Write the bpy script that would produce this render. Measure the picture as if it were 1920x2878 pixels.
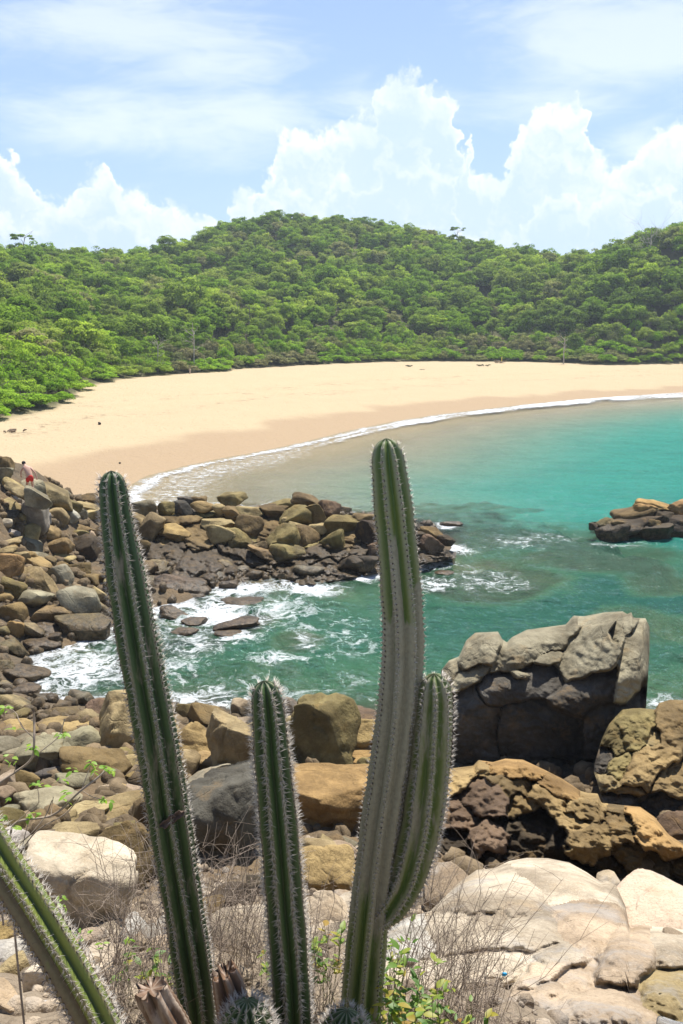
import bpy, bmesh, math, random
import numpy as np
from mathutils import Vector, Matrix, Euler

# ------------------------------------------------------------------ clear
for o in list(bpy.data.objects):
    bpy.data.objects.remove(o, do_unlink=True)
SC = bpy.context.scene
COL = SC.collection
R = math.radians
rng = np.random.default_rng(7)
random.seed(7)

# ------------------------------------------------------------------ camera
CAM = np.array([0.0, 0.0, 13.1])
PITCH = R(12.07)
PW, PH = 1920.0, 2878.0
FOC = PH / 2 / math.tan(R(30))
cam_d = bpy.data.cameras.new('camera')
cam_d.sensor_fit = 'VERTICAL'
cam_d.angle_y = R(60)
cam_d.clip_start = 0.05
cam_d.clip_end = 4000
cam = bpy.data.objects.new('camera', cam_d)
cam.location = CAM
cam.rotation_euler = (R(90) - PITCH, 0, 0)
COL.objects.link(cam)
SC.camera = cam
FWD = np.array([0, math.cos(PITCH), -math.sin(PITCH)])
UP = np.array([0, math.sin(PITCH), math.cos(PITCH)])
RIGHT = np.array([1.0, 0, 0])

def ray(sx, sy):
    return FWD + RIGHT * ((sx - PW / 2) / FOC) - UP * ((sy - PH / 2) / FOC)
def at_y(sx, sy, Y):
    d = ray(sx, sy)
    return CAM + d * (Y / d[1])
def at_z(sx, sy, z):
    d = ray(sx, sy)
    return CAM + d * ((z - CAM[2]) / d[2])
def mpp(p):
    """metres per photograph pixel at the point p"""
    return float(np.dot(np.asarray(p) - CAM, FWD)) / FOC

# ------------------------------------------------------------------ exposure, sun and sky
SC.render.engine = 'CYCLES'
SC.view_settings.view_transform = 'Standard'
SC.view_settings.look = 'None'
SC.view_settings.exposure = 0.80
SC.view_settings.gamma = 1.0
SC.view_settings.use_curve_mapping = False
SC.cycles.max_bounces = 8
SC.cycles.diffuse_bounces = 2
SC.cycles.glossy_bounces = 3
SC.cycles.transparent_max_bounces = 12

SUN_EL, SUN_AZ = R(67), R(24)          # azimuth measured from +Y towards +X
sun_dir = np.array([math.cos(SUN_EL) * math.sin(SUN_AZ), math.cos(SUN_EL) * math.cos(SUN_AZ), math.sin(SUN_EL)])
sun_d = bpy.data.lights.new('sun', 'SUN')
sun_d.energy = 5.0
sun_d.angle = R(0.53)
sun_d.color = (1.0, 0.955, 0.89)
sun = bpy.data.objects.new('sun', sun_d)
sun.rotation_euler = Vector(-sun_dir).to_track_quat('-Z', 'Y').to_euler()
sun.location = (30, 40, 90)
COL.objects.link(sun)

# ------------------------------------------------------------------ node helpers
class NT:
    dim = '3D'
    def __init__(self, tree):
        self.t = tree
        self.n = tree.nodes
        self.l = tree.links
    def new(self, typ, **kw):
        nd = self.n.new(typ)
        for k, v in kw.items():
            setattr(nd, k, v)
        return nd
    def put(self, sock, v):
        if v is None:
            return
        if isinstance(v, bpy.types.NodeSocket):
            self.l.new(v, sock)
        else:
            if sock.type == 'RGBA' and not hasattr(v, '__len__'):
                v = (v, v, v, 1)
            if sock.type == 'RGBA' and len(v) == 3:
                v = (*v, 1)
            if sock.type == 'VECTOR' and not hasattr(v, '__len__'):
                v = (v, v, v)
            sock.default_value = v
    def math(self, op, a, b=None, c=None, clamp=False):
        nd = self.new('ShaderNodeMath', operation=op, use_clamp=clamp)
        for i, v in enumerate((a, b, c)):
            self.put(nd.inputs[i], v)
        return nd.outputs[0]
    def vmath(self, op, a, b=None, c=None, scale=None):
        nd = self.new('ShaderNodeVectorMath', operation=op)
        for i, v in enumerate((a, b, c)):
            if v is not None:
                self.put(nd.inputs[i], v)
        if scale is not None:
            self.put(nd.inputs['Scale'], scale)
        return nd.outputs['Value'] if op in ('DISTANCE', 'LENGTH', 'DOT_PRODUCT') else nd.outputs['Vector']
    def mix(self, f, a, b, blend='MIX'):
        nd = self.new('ShaderNodeMix', data_type='RGBA', blend_type=blend, clamp_factor=True)
        self.put(nd.inputs[0], f)
        self.put(nd.inputs[6], a)
        self.put(nd.inputs[7], b)
        return nd.outputs[2]
    def noise(self, vec, scale, detail=4, rough=0.55, dist=0.0, lac=2.0, col=False):
        nd = self.new('ShaderNodeTexNoise', noise_dimensions=self.dim)
        self.put(nd.inputs['Vector'], vec)
        self.put(nd.inputs['Scale'], scale)
        self.put(nd.inputs['Detail'], detail)
        self.put(nd.inputs['Roughness'], rough)
        self.put(nd.inputs['Distortion'], dist)
        self.put(nd.inputs['Lacunarity'], lac)
        return nd.outputs['Color' if col else 'Fac']
    def voronoi(self, vec, scale, feature='F1', out='Distance', rnd=1.0):
        nd = self.new('ShaderNodeTexVoronoi', feature=feature, voronoi_dimensions=self.dim)
        self.put(nd.inputs['Vector'], vec)
        self.put(nd.inputs['Scale'], scale)
        self.put(nd.inputs['Randomness'], rnd)
        return nd.outputs[out]
    def step(self, v, lo, hi, a=0.0, b=1.0, smooth=True):
        nd = self.new('ShaderNodeMapRange', interpolation_type='SMOOTHSTEP' if smooth else 'LINEAR', clamp=True)
        for i, x in enumerate((v, lo, hi, a, b)):
            self.put(nd.inputs[i], x)
        return nd.outputs[0]
    def ramp(self, f, stops, interp='LINEAR'):
        nd = self.new('ShaderNodeValToRGB')
        cr = nd.color_ramp
        cr.interpolation = interp
        while len(cr.elements) < len(stops):
            cr.elements.new(0.5)
        for e, (p, c) in zip(cr.elements, stops):
            e.position = p
            e.color = (*c, 1)
        self.put(nd.inputs[0], f)
        return nd.outputs[0]
    def attr(self, name, out='Fac'):
        return self.new('ShaderNodeAttribute', attribute_name=name).outputs[out]
    def bump(self, h, strength=0.5, dist=0.1, normal=None):
        nd = self.new('ShaderNodeBump')
        self.put(nd.inputs['Height'], h)
        self.put(nd.inputs['Strength'], strength)
        self.put(nd.inputs['Distance'], dist)
        if normal is not None:
            self.put(nd.inputs['Normal'], normal)
        return nd.outputs[0]
    def scaled(self, vec, s):
        return self.vmath('MULTIPLY', vec, s)

def material(name):
    m = bpy.data.materials.new(name)
    m.use_nodes = True
    m.node_tree.nodes.clear()
    t = NT(m.node_tree)
    out = t.new('ShaderNodeOutputMaterial')
    return m, t, out
def principled(t, out, base, rough=0.8, normal=None, spec=0.3, **kw):
    b = t.new('ShaderNodeBsdfPrincipled')
    t.put(b.inputs['Base Color'], base)
    t.put(b.inputs['Roughness'], rough)
    t.put(b.inputs['Specular IOR Level'], spec)
    if normal is not None:
        t.put(b.inputs['Normal'], normal)
    for k, v in kw.items():
        t.put(b.inputs[k], v)
    if out is not None:
        t.l.new(b.outputs[0], out.inputs[0])
    return b.outputs[0]

# ------------------------------------------------------------------ sky with clouds
def azel(sx, sy):
    d = ray(sx, sy)
    return math.degrees(math.atan2(d[0], d[1])), math.degrees(math.atan2(d[2], math.hypot(d[0], d[1])))
world = bpy.data.worlds.new('World')
SC.world = world
world.use_nodes = True
wt = NT(world.node_tree)
wt.n.clear()
wt.dim = '2D'
w_out = wt.new('ShaderNodeOutputWorld')
w_bg = wt.new('ShaderNodeBackground')
wt.l.new(w_bg.outputs[0], w_out.inputs[0])
SKY_STRENGTH = 0.10
w_bg.inputs[1].default_value = SKY_STRENGTH
world.cycles.sampling_method = 'MANUAL'
world.cycles.sample_map_resolution = 256
w_sky = wt.new('ShaderNodeTexSky', sky_type='NISHITA')
w_sky.sun_disc = False
w_sky.sun_elevation = SUN_EL
w_sky.sun_rotation = SUN_AZ
w_sky.air_density = 1.0
w_sky.dust_density = 0.6
w_sky.ozone_density = 1.6

# tops of the cumulus banks in view, photograph pixels (x, y): a tall back bank and lower front billows
CUM_BACK = [(-150, 420), (0, 415), (30, 470), (90, 490), (130, 560), (215, 545), (235, 490), (290, 480), (330, 530), (420, 570), (540, 590), (600, 620), (635, 660), (650, 570), (690, 545), (725, 545), (735, 480), (765, 470), (775, 395),
            (850, 365), (960, 345), (1010, 330), (1040, 330), (1060, 240), (1085, 212), (1165, 214), (1175, 262), (1215, 255), (1260, 265), (1290, 320), (1320, 350), (1310, 430), (1330, 480), (1420, 470), (1430, 420), (1470, 345), (1500, 300), (1640, 290), (1650, 380), (1690, 430), (1730, 470), (1800, 400), (1920, 350), (2100, 340)]
CUM_FRONT = [(-150, 600), (60, 610), (180, 590), (250, 620), (330, 600), (420, 640), (520, 620), (600, 690), (700, 620), (760, 560), (830, 520), (900, 560), (960, 480), (1030, 520), (1090, 430), (1150, 470), (1220, 450), (1280, 540), (1300, 640), (1380, 660), (1480, 640), (1530, 560), (1600, 540), (1650, 600), (1700, 520), (1780, 560), (1850, 500), (1920, 560), (2100, 560)]
AZ0 = 26.0
def top_curve(t, az_s, pts):
    nd = t.new('ShaderNodeFloatCurve')
    cv = nd.mapping.curves[0]
    pp = sorted(azel(*p) for p in pts)
    for i, (a, e) in enumerate(pp):
        x, y = (a + AZ0) / (2 * AZ0), e / 30
        if i < 2:
            cv.points[i].location = (x, y)
        else:
            cv.points.new(x, y)
    for q in cv.points:
        q.handle_type = 'AUTO_CLAMPED'
    nd.mapping.update()
    t.put(nd.inputs['Value'], t.math('MULTIPLY_ADD', az_s, 1 / (2 * AZ0), 0.5, clamp=True))
    return t.math('MULTIPLY', nd.outputs[0], 30.0)

tc = wt.new('ShaderNodeTexCoord').outputs['Generated']
sep = wt.new('ShaderNodeSeparateXYZ')
wt.l.new(tc, sep.inputs[0])
az = wt.math('MULTIPLY', wt.math('ARCTAN2', sep.outputs[0], sep.outputs[1]), 57.2958)
el = wt.math('MULTIPLY', wt.math('ARCSINE', sep.outputs[2]), 57.2958)
cmb = wt.new('ShaderNodeCombineXYZ')
wt.l.new(az, cmb.inputs[0])
wt.l.new(el, cmb.inputs[1])
uv = cmb.outputs[0]
outside = wt.step(wt.math('ABSOLUTE', az), AZ0 - 3, AZ0 + 2)
gen_top = wt.math('MULTIPLY_ADD', wt.noise(wt.scaled(tc, (1, 1, 0)), 4.5, 4, 0.6), 22.0, -4.0)     # the same banks go on round the horizon
warp_c = wt.noise(uv, 0.8, 3, 0.55, col=True)
warp_v = wt.vmath('SCALE', wt.vmath('SUBTRACT', warp_c, (0.5, 0.5, 0.5)), scale=2.1)
uvw = wt.vmath('ADD', uv, warp_v)
sw = wt.new('ShaderNodeSeparateXYZ')
wt.l.new(uvw, sw.inputs[0])
puff = wt.voronoi(uvw, 0.62, 'SMOOTH_F1')
puff_l = wt.voronoi(wt.vmath('ADD', uvw, (0.45, 0.60, 0)), 0.62, 'SMOOTH_F1')
puff2 = wt.voronoi(uvw, 1.9, 'SMOOTH_F1')
puff2_l = wt.voronoi(wt.vmath('ADD', uvw, (0.18, 0.24, 0)), 1.9, 'SMOOTH_F1')
edge_n = wt.noise(uv, 2.4, 4, 0.6)
def bank(pts, gen_k):
    topc = top_curve(wt, sw.outputs[0], pts)
    topc = wt.math('ADD', wt.math('MULTIPLY', topc, wt.math('SUBTRACT', 1.0, outside)), wt.math('MULTIPLY', wt.math('MULTIPLY', gen_top, gen_k), outside))
    h = wt.math('SUBTRACT', topc, sw.outputs[1])
    h = wt.math('ADD', h, wt.math('MULTIPLY', wt.math('SUBTRACT', 0.45, puff), 1.1))
    h = wt.math('ADD', h, wt.math('MULTIPLY', wt.math('SUBTRACT', 0.45, puff2), 0.5))
    return wt.math('ADD', h, wt.math('MULTIPLY', wt.math('SUBTRACT', edge_n, 0.5), 0.40))
hb = bank(CUM_BACK, 1.0)
hf = bank(CUM_FRONT, 0.6)
relief = wt.math('ADD', wt.math('MULTIPLY', wt.math('SUBTRACT', puff_l, puff), 0.62), wt.math('MULTIPLY', wt.math('SUBTRACT', puff2_l, puff2), 0.34))
soft = wt.math('MULTIPLY_ADD', wt.noise(uv, 0.16, 3, 0.5), 0.55, -0.275)
lit_b = wt.math('ADD', wt.math('ADD', wt.step(hb, 2.6, 0.1, 0.05, 0.75), relief), soft, clamp=True)
lit_f = wt.math('ADD', wt.math('ADD', wt.step(hf, 1.8, 0.1, 0.0, 0.70), relief), soft, clamp=True)
is_f = wt.step(hf, -0.2, 0.9)
lit = wt.math('ADD', wt.math('MULTIPLY', lit_f, is_f), wt.math('MULTIPLY', lit_b, wt.math('SUBTRACT', 1.0, is_f)))
cum_a = wt.math('MAXIMUM', wt.step(hb, -0.15, 0.65), is_f)
# high thin cloud: long streaks plus broad veils
strk = wt.noise(wt.scaled(wt.vmath('ADD', uv, (0, 0, 0)), (0.055, 0.22, 0)), 1.0, 6, 0.62, 0.7)
fine = wt.noise(wt.scaled(uv, (0.35, 1.5, 0)), 1.0, 5, 0.6, 0.8)
veil = None
for (x, y, rx, ry, k) in [(420, 60, 520, 170, 0.75), (330, 360, 560, 120, 0.85), (560, 170, 300, 80, 0.6), (1800, 110, 620, 210, 0.95), (1560, 290, 420, 90, 0.8), (1150, 300, 420, 110, 0.6), (1850, 420, 320, 110, 0.75), (700, 330, 380, 80, 0.6)]:
    a, e = azel(x, y)
    q = wt.vmath('MULTIPLY', wt.vmath('SUBTRACT', uv, (a, e, 0)), (FOC / 57.3 / rx, FOC / 57.3 / ry, 0))
    s = wt.math('MULTIPLY', wt.math('SUBTRACT', 1.0, wt.vmath('LENGTH', q)), k, clamp=True)
    veil = s if veil is None else wt.math('MAXIMUM', veil, s)
wide = wt.step(wt.noise(wt.scaled(uv, (0.02, 0.06, 0)), 1.0, 3, 0.5), 0.5, 0.75, 0, 0.7)
inside = wt.step(wt.math('ABSOLUTE', az), 22, 34)
veil = wt.math('MAXIMUM', veil, wt.math('MULTIPLY', wide, inside))
cir = wt.math('MULTIPLY_ADD', wt.math('SUBTRACT', strk, 0.5), 1.3, veil)
cir = wt.math('MULTIPLY_ADD', wt.math('SUBTRACT', fine, 0.5), 0.35, cir)
cir_a = wt.math('MULTIPLY', wt.step(cir, 0.05, 0.75), 0.88)
K = 0.79 / SKY_STRENGTH
grad = wt.step(el, 4, 50)
sky_c = wt.mix(0.66, wt.vmath('SCALE', w_sky.outputs[0], scale=0.79), wt.mix(grad, (0.39 * K, 0.57 * K, 0.88 * K), (0.045 * K, 0.10 * K, 0.30 * K)), 'MIX')
low = wt.step(el, -2, 9, 0.40, 0.0)
sky_c = wt.mix(low, sky_c, (0.50 * K, 0.66 * K, 0.88 * K))
sky_c = wt.mix(cir_a, sky_c, wt.mix(grad, (0.68 * K, 0.77 * K, 0.90 * K), (0.30 * K, 0.36 * K, 0.46 * K)))
cum_c = wt.mix(lit, (0.55 * K, 0.67 * K, 0.84 * K), (0.88 * K, 0.89 * K, 0.90 * K))
hazy = wt.math('MULTIPLY', wt.step(el, -1, 12, 0.74, 0.97), wt.step(wt.noise(uv, 0.07, 2, 0.5), 0.3, 0.6, 0.72, 1.0))
sky_c = wt.mix(wt.math('MULTIPLY', cum_a, hazy), sky_c, cum_c)
wt.l.new(sky_c, w_bg.inputs[0])

# ------------------------------------------------------------------ numpy noise
_perm = np.random.default_rng(11).permutation(256)
_perm = np.concatenate([_perm, _perm, _perm])
_gr = np.random.default_rng(12).normal(size=(256, 3))
_gr /= np.linalg.norm(_gr, axis=1)[:, None]
def pnoise(P):
    P = np.asarray(P, float)
    i = np.floor(P).astype(int)
    f = P - i
    i &= 255
    u = f * f * f * (f * (f * 6 - 15) + 10)
    res = 0
    for dx in (0, 1):
        for dy in (0, 1):
            for dz in (0, 1):
                h = _perm[_perm[_perm[i[..., 0] + dx] + i[..., 1] + dy] + i[..., 2] + dz]
                g = _gr[h]
                dv = (g * (f - np.array([dx, dy, dz]))).sum(-1)
                w = (u[..., 0] if dx else 1 - u[..., 0]) * (u[..., 1] if dy else 1 - u[..., 1]) * (u[..., 2] if dz else 1 - u[..., 2])
                res = res + dv * w
    return res * 1.5
def fbm(P, oct=4, gain=0.5):
    P = np.asarray(P, float)
    a, s, r = 1.0, 1.0, 0
    for k in range(oct):
        r = r + a * pnoise(P * s + 17.3 * k)
        a *= gain
        s *= 2.03
    return r
def sstep(a, b, x):
    t = np.clip((x - a) / (b - a), 0, 1)
    return t * t * (3 - 2 * t)

# ------------------------------------------------------------------ mesh helpers
def mesh_np(name, V, F, smooth=True, mat=None):
    V = np.asarray(V, np.float32)
    F = np.asarray(F, np.int32)
    k = F.shape[1]
    me = bpy.data.meshes.new(name)
    me.vertices.add(len(V))
    me.vertices.foreach_set('co', V.ravel())
    me.loops.add(F.size)
    me.loops.foreach_set('vertex_index', F.ravel())
    me.polygons.add(len(F))
    me.polygons.foreach_set('loop_start', np.arange(0, F.size, k, dtype=np.int32))
    me.polygons.foreach_set('loop_total', np.full(len(F), k, np.int32))
    if smooth:
        me.polygons.foreach_set('use_smooth', np.ones(len(F), bool))
    me.update(calc_edges=True)
    if mat:
        me.materials.append(mat)
    return me
def vattr(me, name, vals, typ='FLOAT'):
    a = me.attributes.new(name, typ, 'POINT')
    v = np.asarray(vals, np.float32)
    if typ == 'FLOAT':
        a.data.foreach_set('value', v.ravel())
    elif typ == 'FLOAT_COLOR':
        if v.shape[1] == 3:
            v = np.concatenate([v, np.ones((len(v), 1), np.float32)], 1)
        a.data.foreach_set('color', v.ravel())
    elif typ == 'FLOAT_VECTOR':
        a.data.foreach_set('vector', v.ravel())
    return a
def link(name, me, parent=None, loc=None):
    o = bpy.data.objects.new(name, me)
    COL.objects.link(o)
    if parent is not None:
        o.parent = parent
    if loc is not None:
        o.location = [float(c) for c in loc]
    return o
def fit(l):
    for a, b in ((' of the picture', ''), ('just ', ''), ('well ', ''), ('in line with', 'at'), (' of the left thicket', ' in the thicket'), ('mid-sized ', ''), ('the lower tall ', 'the lower '), (' the tip of', ''), ('the middle of ', ''), (', the ', ', ')):
        if len(l.split()) > 16:
            l = l.replace(a, b)
    return ' '.join(l.split()[:16])
def tag(o, label=None, cat=None, group=None, kind=None):
    if label:
        label = fit(label)
        o['label'] = label
    if cat:
        o['category'] = cat
    if group:
        o['group'] = group
    if kind:
        o['kind'] = kind
    return o
def empty(name, loc, label=None, cat=None, group=None):
    o = link(name, None, None, loc)
    o.empty_display_size = 0.3
    return tag(o, label, cat, group)
def tube(pts, rad, sides=5, cap=True):
    """tube along points; returns V, F (quads)"""
    P = np.asarray(pts, float)
    n = len(P)
    rad = np.broadcast_to(np.asarray(rad, float), (n,))
    T = np.gradient(P, axis=0)
    T /= np.linalg.norm(T, axis=1)[:, None] + 1e-9
    ref = np.array([0.31, 0.17, 0.93]) if abs(T[0] @ np.array([0.31, 0.17, 0.93])) < 0.9 else np.array([1.0, 0, 0])
    A = np.cross(T, ref)
    A /= np.linalg.norm(A, axis=1)[:, None] + 1e-9
    B = np.cross(T, A)
    th = np.linspace(0, 2 * np.pi, sides, endpoint=False)
    V = P[:, None, :] + rad[:, None, None] * (A[:, None, :] * np.cos(th)[None, :, None] + B[:, None, :] * np.sin(th)[None, :, None])
    V = V.reshape(-1, 3)
    i = np.arange(n - 1)[:, None] * sides
    j = np.arange(sides)[None, :]
    j2 = (j + 1) % sides
    F = np.stack([i + j, i + j2, i + sides + j2, i + sides + j], -1).reshape(-1, 4)
    return V, F
def join_vf(parts):
    Vs, Fs, o = [], [], 0
    for V, F in parts:
        Vs.append(V)
        Fs.append(F + o)
        o += len(V)
    return np.concatenate(Vs), np.concatenate(Fs)

# ================================================================== TERRAIN
def seg_dist(P, poly, closed=False):
    poly = np.asarray(poly, float)
    best = np.full(len(P), 1e18)
    n = len(poly)
    for i in range(n if closed else n - 1):
        a = poly[i]
        b = poly[(i + 1) % n]
        ab = b - a
        t = np.clip(((P - a) @ ab) / (ab @ ab + 1e-12), 0, 1)
        d = P - (a + t[:, None] * ab)
        best = np.minimum(best, (d * d).sum(1))
    return np.sqrt(best)
def in_poly(P, poly):
    poly = np.asarray(poly, float)
    c = np.zeros(len(P), bool)
    n = len(poly)
    x, y = P[:, 0], P[:, 1]
    j = n - 1
    for i in range(n):
        xi, yi = poly[i]
        xj, yj = poly[j]
        if yi != yj:
            c ^= ((yi > y) != (yj > y)) & (x < (xj - xi) * (y - yi) / (yj - yi) + xi)
        j = i
    return c
def w2(sx, sy, z=0.0):
    return at_z(sx, sy, z)[:2]

BEACH_LINE = [w2(*p) for p in [(330, 1412), (360, 1375), (415, 1340), (520, 1312), (612, 1292), (735, 1270), (860, 1243), (980, 1212), (1100, 1187), (1225, 1167), (1350, 1152), (1470, 1138), (1592, 1126), (1750, 1114), (1920, 1104)]]
BEACH_LINE = [np.array([-17.5, 57.0])] + BEACH_LINE + [np.array(p, float) for p in [(105, 188), (190, 215), (330, 235), (600, 240)]]
BEACH_POLY = [np.array([-1500.0, 40.0]), np.array([-19.0, 50.0])] + BEACH_LINE + [np.array(p, float) for p in [(1500, 250), (1500, 1600), (-1500, 1600)]]
NEAR_LINE = [w2(*p) for p in [(2300, 1985), (1920, 2012), (1592, 2082), (1225, 2036), (1041, 2010), (735, 2022), (588, 1976), (367, 1986), (184, 1974), (73, 1937), (122, 1840), (184, 1815), (318, 1778), (404, 1717), (520, 1690), (560, 1655), (735, 1640), (919, 1632), (1066, 1594), (1262, 1545), (1225, 1475), (1066, 1450), (857, 1432), (700, 1424), (500, 1424), (380, 1420), (310, 1432)]]
NEAR_LINE = [np.array([220.0, -40.0]), np.array([60.0, 16.0])] + NEAR_LINE
NEAR_POLY = NEAR_LINE + [np.array(p, float) for p in [(-22, 66), (-34, 63), (-70, 50), (-400, 20), (-400, -300), (400, -300)]]
BEACH_LINE, BEACH_POLY, NEAR_LINE, NEAR_POLY = map(np.array, (BEACH_LINE, BEACH_POLY, NEAR_LINE, NEAR_POLY))

def sd_beach(P):
    return seg_dist(P, BEACH_LINE) * np.where(in_poly(P, BEACH_POLY), 1, -1)
def sd_near(P):
    return seg_dist(P, NEAR_LINE) * np.where(in_poly(P, NEAR_POLY), 1, -1)

def z_beach_of(sd):
    return np.interp(sd, [-260, -70, -34, -17, -7, 0, 6, 16, 34, 60, 200], [-7.5, -4.2, -2.6, -1.25, -0.4, 0, 0.45, 1.15, 2.1, 3.0, 3.6])
def z_near_of(P, sd):
    z = np.interp(sd, [-60, -14, -5, -2, 0, 2.0, 5, 10, 17, 23, 27, 40, 120], [-8, -3.0, -1.7, -0.9, 0, 0.55, 1.2, 2.6, 5.6, 9.2, 11.5, 13.0, 22])
    hump = 2.6 * np.exp(-(((P[:, 0] + 23) / 8.5) ** 2 + ((P[:, 1] - 45) / 10.0) ** 2))
    z = z + hump * np.clip(sd / 5, 0, 1)
    pt = sstep(-17.5, -13.5, P[:, 0]) * sstep(40.5, 43.5, P[:, 1])      # the point is bare bedrock, hardly any ground on it
    return np.where(z > 0, z * (1 - 0.85 * pt), z)

REEFS = []      # rocky shoals under the water: centre, radii, top height
for (x, y, rx, ry, zt) in [(1330, 1440, 250, 46, -0.5), (1480, 1505, 330, 50, -0.5), (1360, 1630, 300, 70, -0.45), (1700, 1565, 270, 60, -0.5), (1850, 1640, 140, 40, -0.6), (830, 1800, 90, 36, -0.5), (680, 1752, 120, 44, -0.3), (300, 1880, 220, 60, -0.35), (480, 1800, 200, 70, -0.5),
                           (700, 1900, 160, 40, -0.9), (1830, 1760, 160, 60, -0.8), (1240, 1480, 120, 40, -0.35), (640, 1690, 140, 40, -0.3)]:
    c = at_z(x, y, 0)
    s = mpp(c)
    y0, y1 = at_z(x, y - ry, 0)[1], at_z(x, y + ry, 0)[1]
    REEFS.append((c[0], c[1], rx * s, abs(y0 - y1) / 2, zt))

def reef_mask(P):
    m = np.zeros(len(P))
    zt = np.full(len(P), -0.5)
    w = 0.35 * fbm(np.column_stack([P * 0.28, np.zeros(len(P))]), 3)
    for (cx, cy, rx, ry, z) in REEFS:
        q = np.sqrt(((P[:, 0] - cx) / rx) ** 2 + ((P[:, 1] - cy) / ry) ** 2) + w
        k = 1 - sstep(0.55, 1.1, q)
        zt = np.where(k > m, z, zt)
        m = np.maximum(m, k)
    return m, zt

# skyline of the wooded hills, tree tops, in photograph pixels
SKY_PX = [(-500, 694), (0, 690), (60, 686), (122, 696), (245, 705), (367, 703), (465, 681), (551, 664), (637, 622), (735, 602), (857, 598), (980, 604), (1102, 622), (1225, 648), (1347, 676), (1470, 694), (1592, 702), (1690, 690), (1770, 676), (1850, 652), (1920, 628), (2400, 560)]
_sk = [azel(*p) for p in SKY_PX]
SKY_AZ = np.array([-80.0] + [a for a, e in _sk] + [80.0])
SKY_EL = np.array([4.5] + [e for a, e in _sk] + [9.0])
RIDGE_AZ = np.array([-80, -30, -21, -14, -6, 0, 8, 14, 18, 22, 30, 80.0])
RIDGE_D = np.array([260, 270, 290, 320, 350, 360, 350, 330, 305, 290, 280, 260.0])
TREE_PX = [(0, 1178), (73, 1163), (159, 1145), (214, 1108), (233, 1090), (355, 1063), (465, 1053), (637, 1043), (661, 1038), (857, 1026), (1102, 1016), (1408, 1016), (1714, 1026), (1920, 1022)]
def _march_beach(sx, sy):
    ys = np.linspace(60, 330, 1200)
    d = ray(sx, sy)
    P = CAM + d * (ys / d[1])[:, None]
    h = z_beach_of(sd_beach(P[:, :2]))
    i = np.argmax(P[:, 2] < h)
    return P[i]
_tl = [_march_beach(*p) for p in TREE_PX]
TREE_AZ = np.array([-80.0, -35.0] + [math.degrees(math.atan2(p[0], p[1])) for p in _tl] + [35.0, 80.0])
TREE_R = np.array([50.0, 70.0] + [math.hypot(p[0], p[1]) for p in _tl] + [260.0, 300.0])
CROWN_H = 6.9
def polar(P):
    return np.degrees(np.arctan2(P[:, 0], P[:, 1])), np.hypot(P[:, 0], P[:, 1])
def hill_add(P, zb):
    a, r = polar(P)
    rt = np.interp(a, TREE_AZ, TREE_R)
    D = np.interp(a, RIDGE_AZ, RIDGE_D)
    zr = CAM[2] + D * np.tan(np.radians(np.interp(a, SKY_AZ, SKY_EL))) - CROWN_H + 1.0
    t = (r - rt) / (D - rt)
    tt = np.clip(t, 0, 1)
    z0 = zb
    prof = tt ** 1.25 * (1.0 + 0.22 * (1 - tt))
    up = z0 + (zr - z0) * prof
    over = np.clip(t - 1, 0, 9)
    up = up - over * over * 14
    b = fbm(np.column_stack([P * 0.018, np.full(len(P), 3.1)]), 3) * 4.5 * np.clip(t * 2.5, 0, 1) * np.clip((1.05 - t) * 4, 0.15, 1)
    return np.where((t > 0) & (np.abs(a) < 80), up + b, zb), t

def ground(P, full=False):
    P = np.asarray(P, float).reshape(-1, 2)
    sb, sn = sd_beach(P), sd_near(P)
    zb = z_beach_of(sb)
    zn = z_near_of(P, sn)
    hz, t = hill_add(P, np.maximum(zb, -9))
    zb2 = np.where(sb > 5, hz, zb)
    rough = (fbm(np.column_stack([P * 0.35, np.zeros(len(P))]), 3) * 0.30 + 0.16 * fbm(np.column_stack([P * 1.3, np.zeros(len(P))]), 3)) * np.clip(sn / 2 + 1, 0, 1)
    k = 0.8
    z = np.maximum(zb2, zn + rough)
    rm, rz = reef_mask(P)
    lump = fbm(np.column_stack([P * 0.9, np.full(len(P), 5.0)]), 3) * 0.22
    z = np.where(z < -0.25, z + (np.maximum(z, rz + lump) - z) * rm, z)
    z = z + np.where((sb > 2) & (zb2 > zn), 0.05 * fbm(np.column_stack([P * 0.45, np.full(len(P), 9.0)]), 3), 0)
    if full:
        return z, sb, sn, t, rm, zb2, zn
    return z
def ground1(x, y):
    return float(ground(np.array([[x, y]]))[0])
_MY = np.concatenate([np.linspace(1.5, 12, 90), np.linspace(12.1, 70, 260), np.linspace(70.5, 330, 260)])
def march(sx, sy, ymax=999):
    d = ray(sx, sy)
    P = CAM + d * (_MY / d[1])[:, None]
    h = ground(P[:, :2])
    i = int(np.argmax(P[:, 2] < h))
    if P[i, 2] >= h[i]:
        i = len(_MY) - 1
    if P[i, 1] > ymax:
        return at_y(sx, sy, ymax)
    return P[i]

def polar_grid(az, rr):
    A, RR = np.meshgrid(np.radians(az), rr, indexing='ij')
    P = np.stack([RR * np.sin(A), RR * np.cos(A)], -1).reshape(-1, 2)
    na, nr = len(az), len(rr)
    i, j = np.meshgrid(np.arange(na - 1), np.arange(nr - 1), indexing='ij')
    v = (i * nr + j).ravel()
    F = np.stack([v, v + 1, v + nr + 1, v + nr], -1)
    F = F[:, ::-1]
    return P, F

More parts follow.
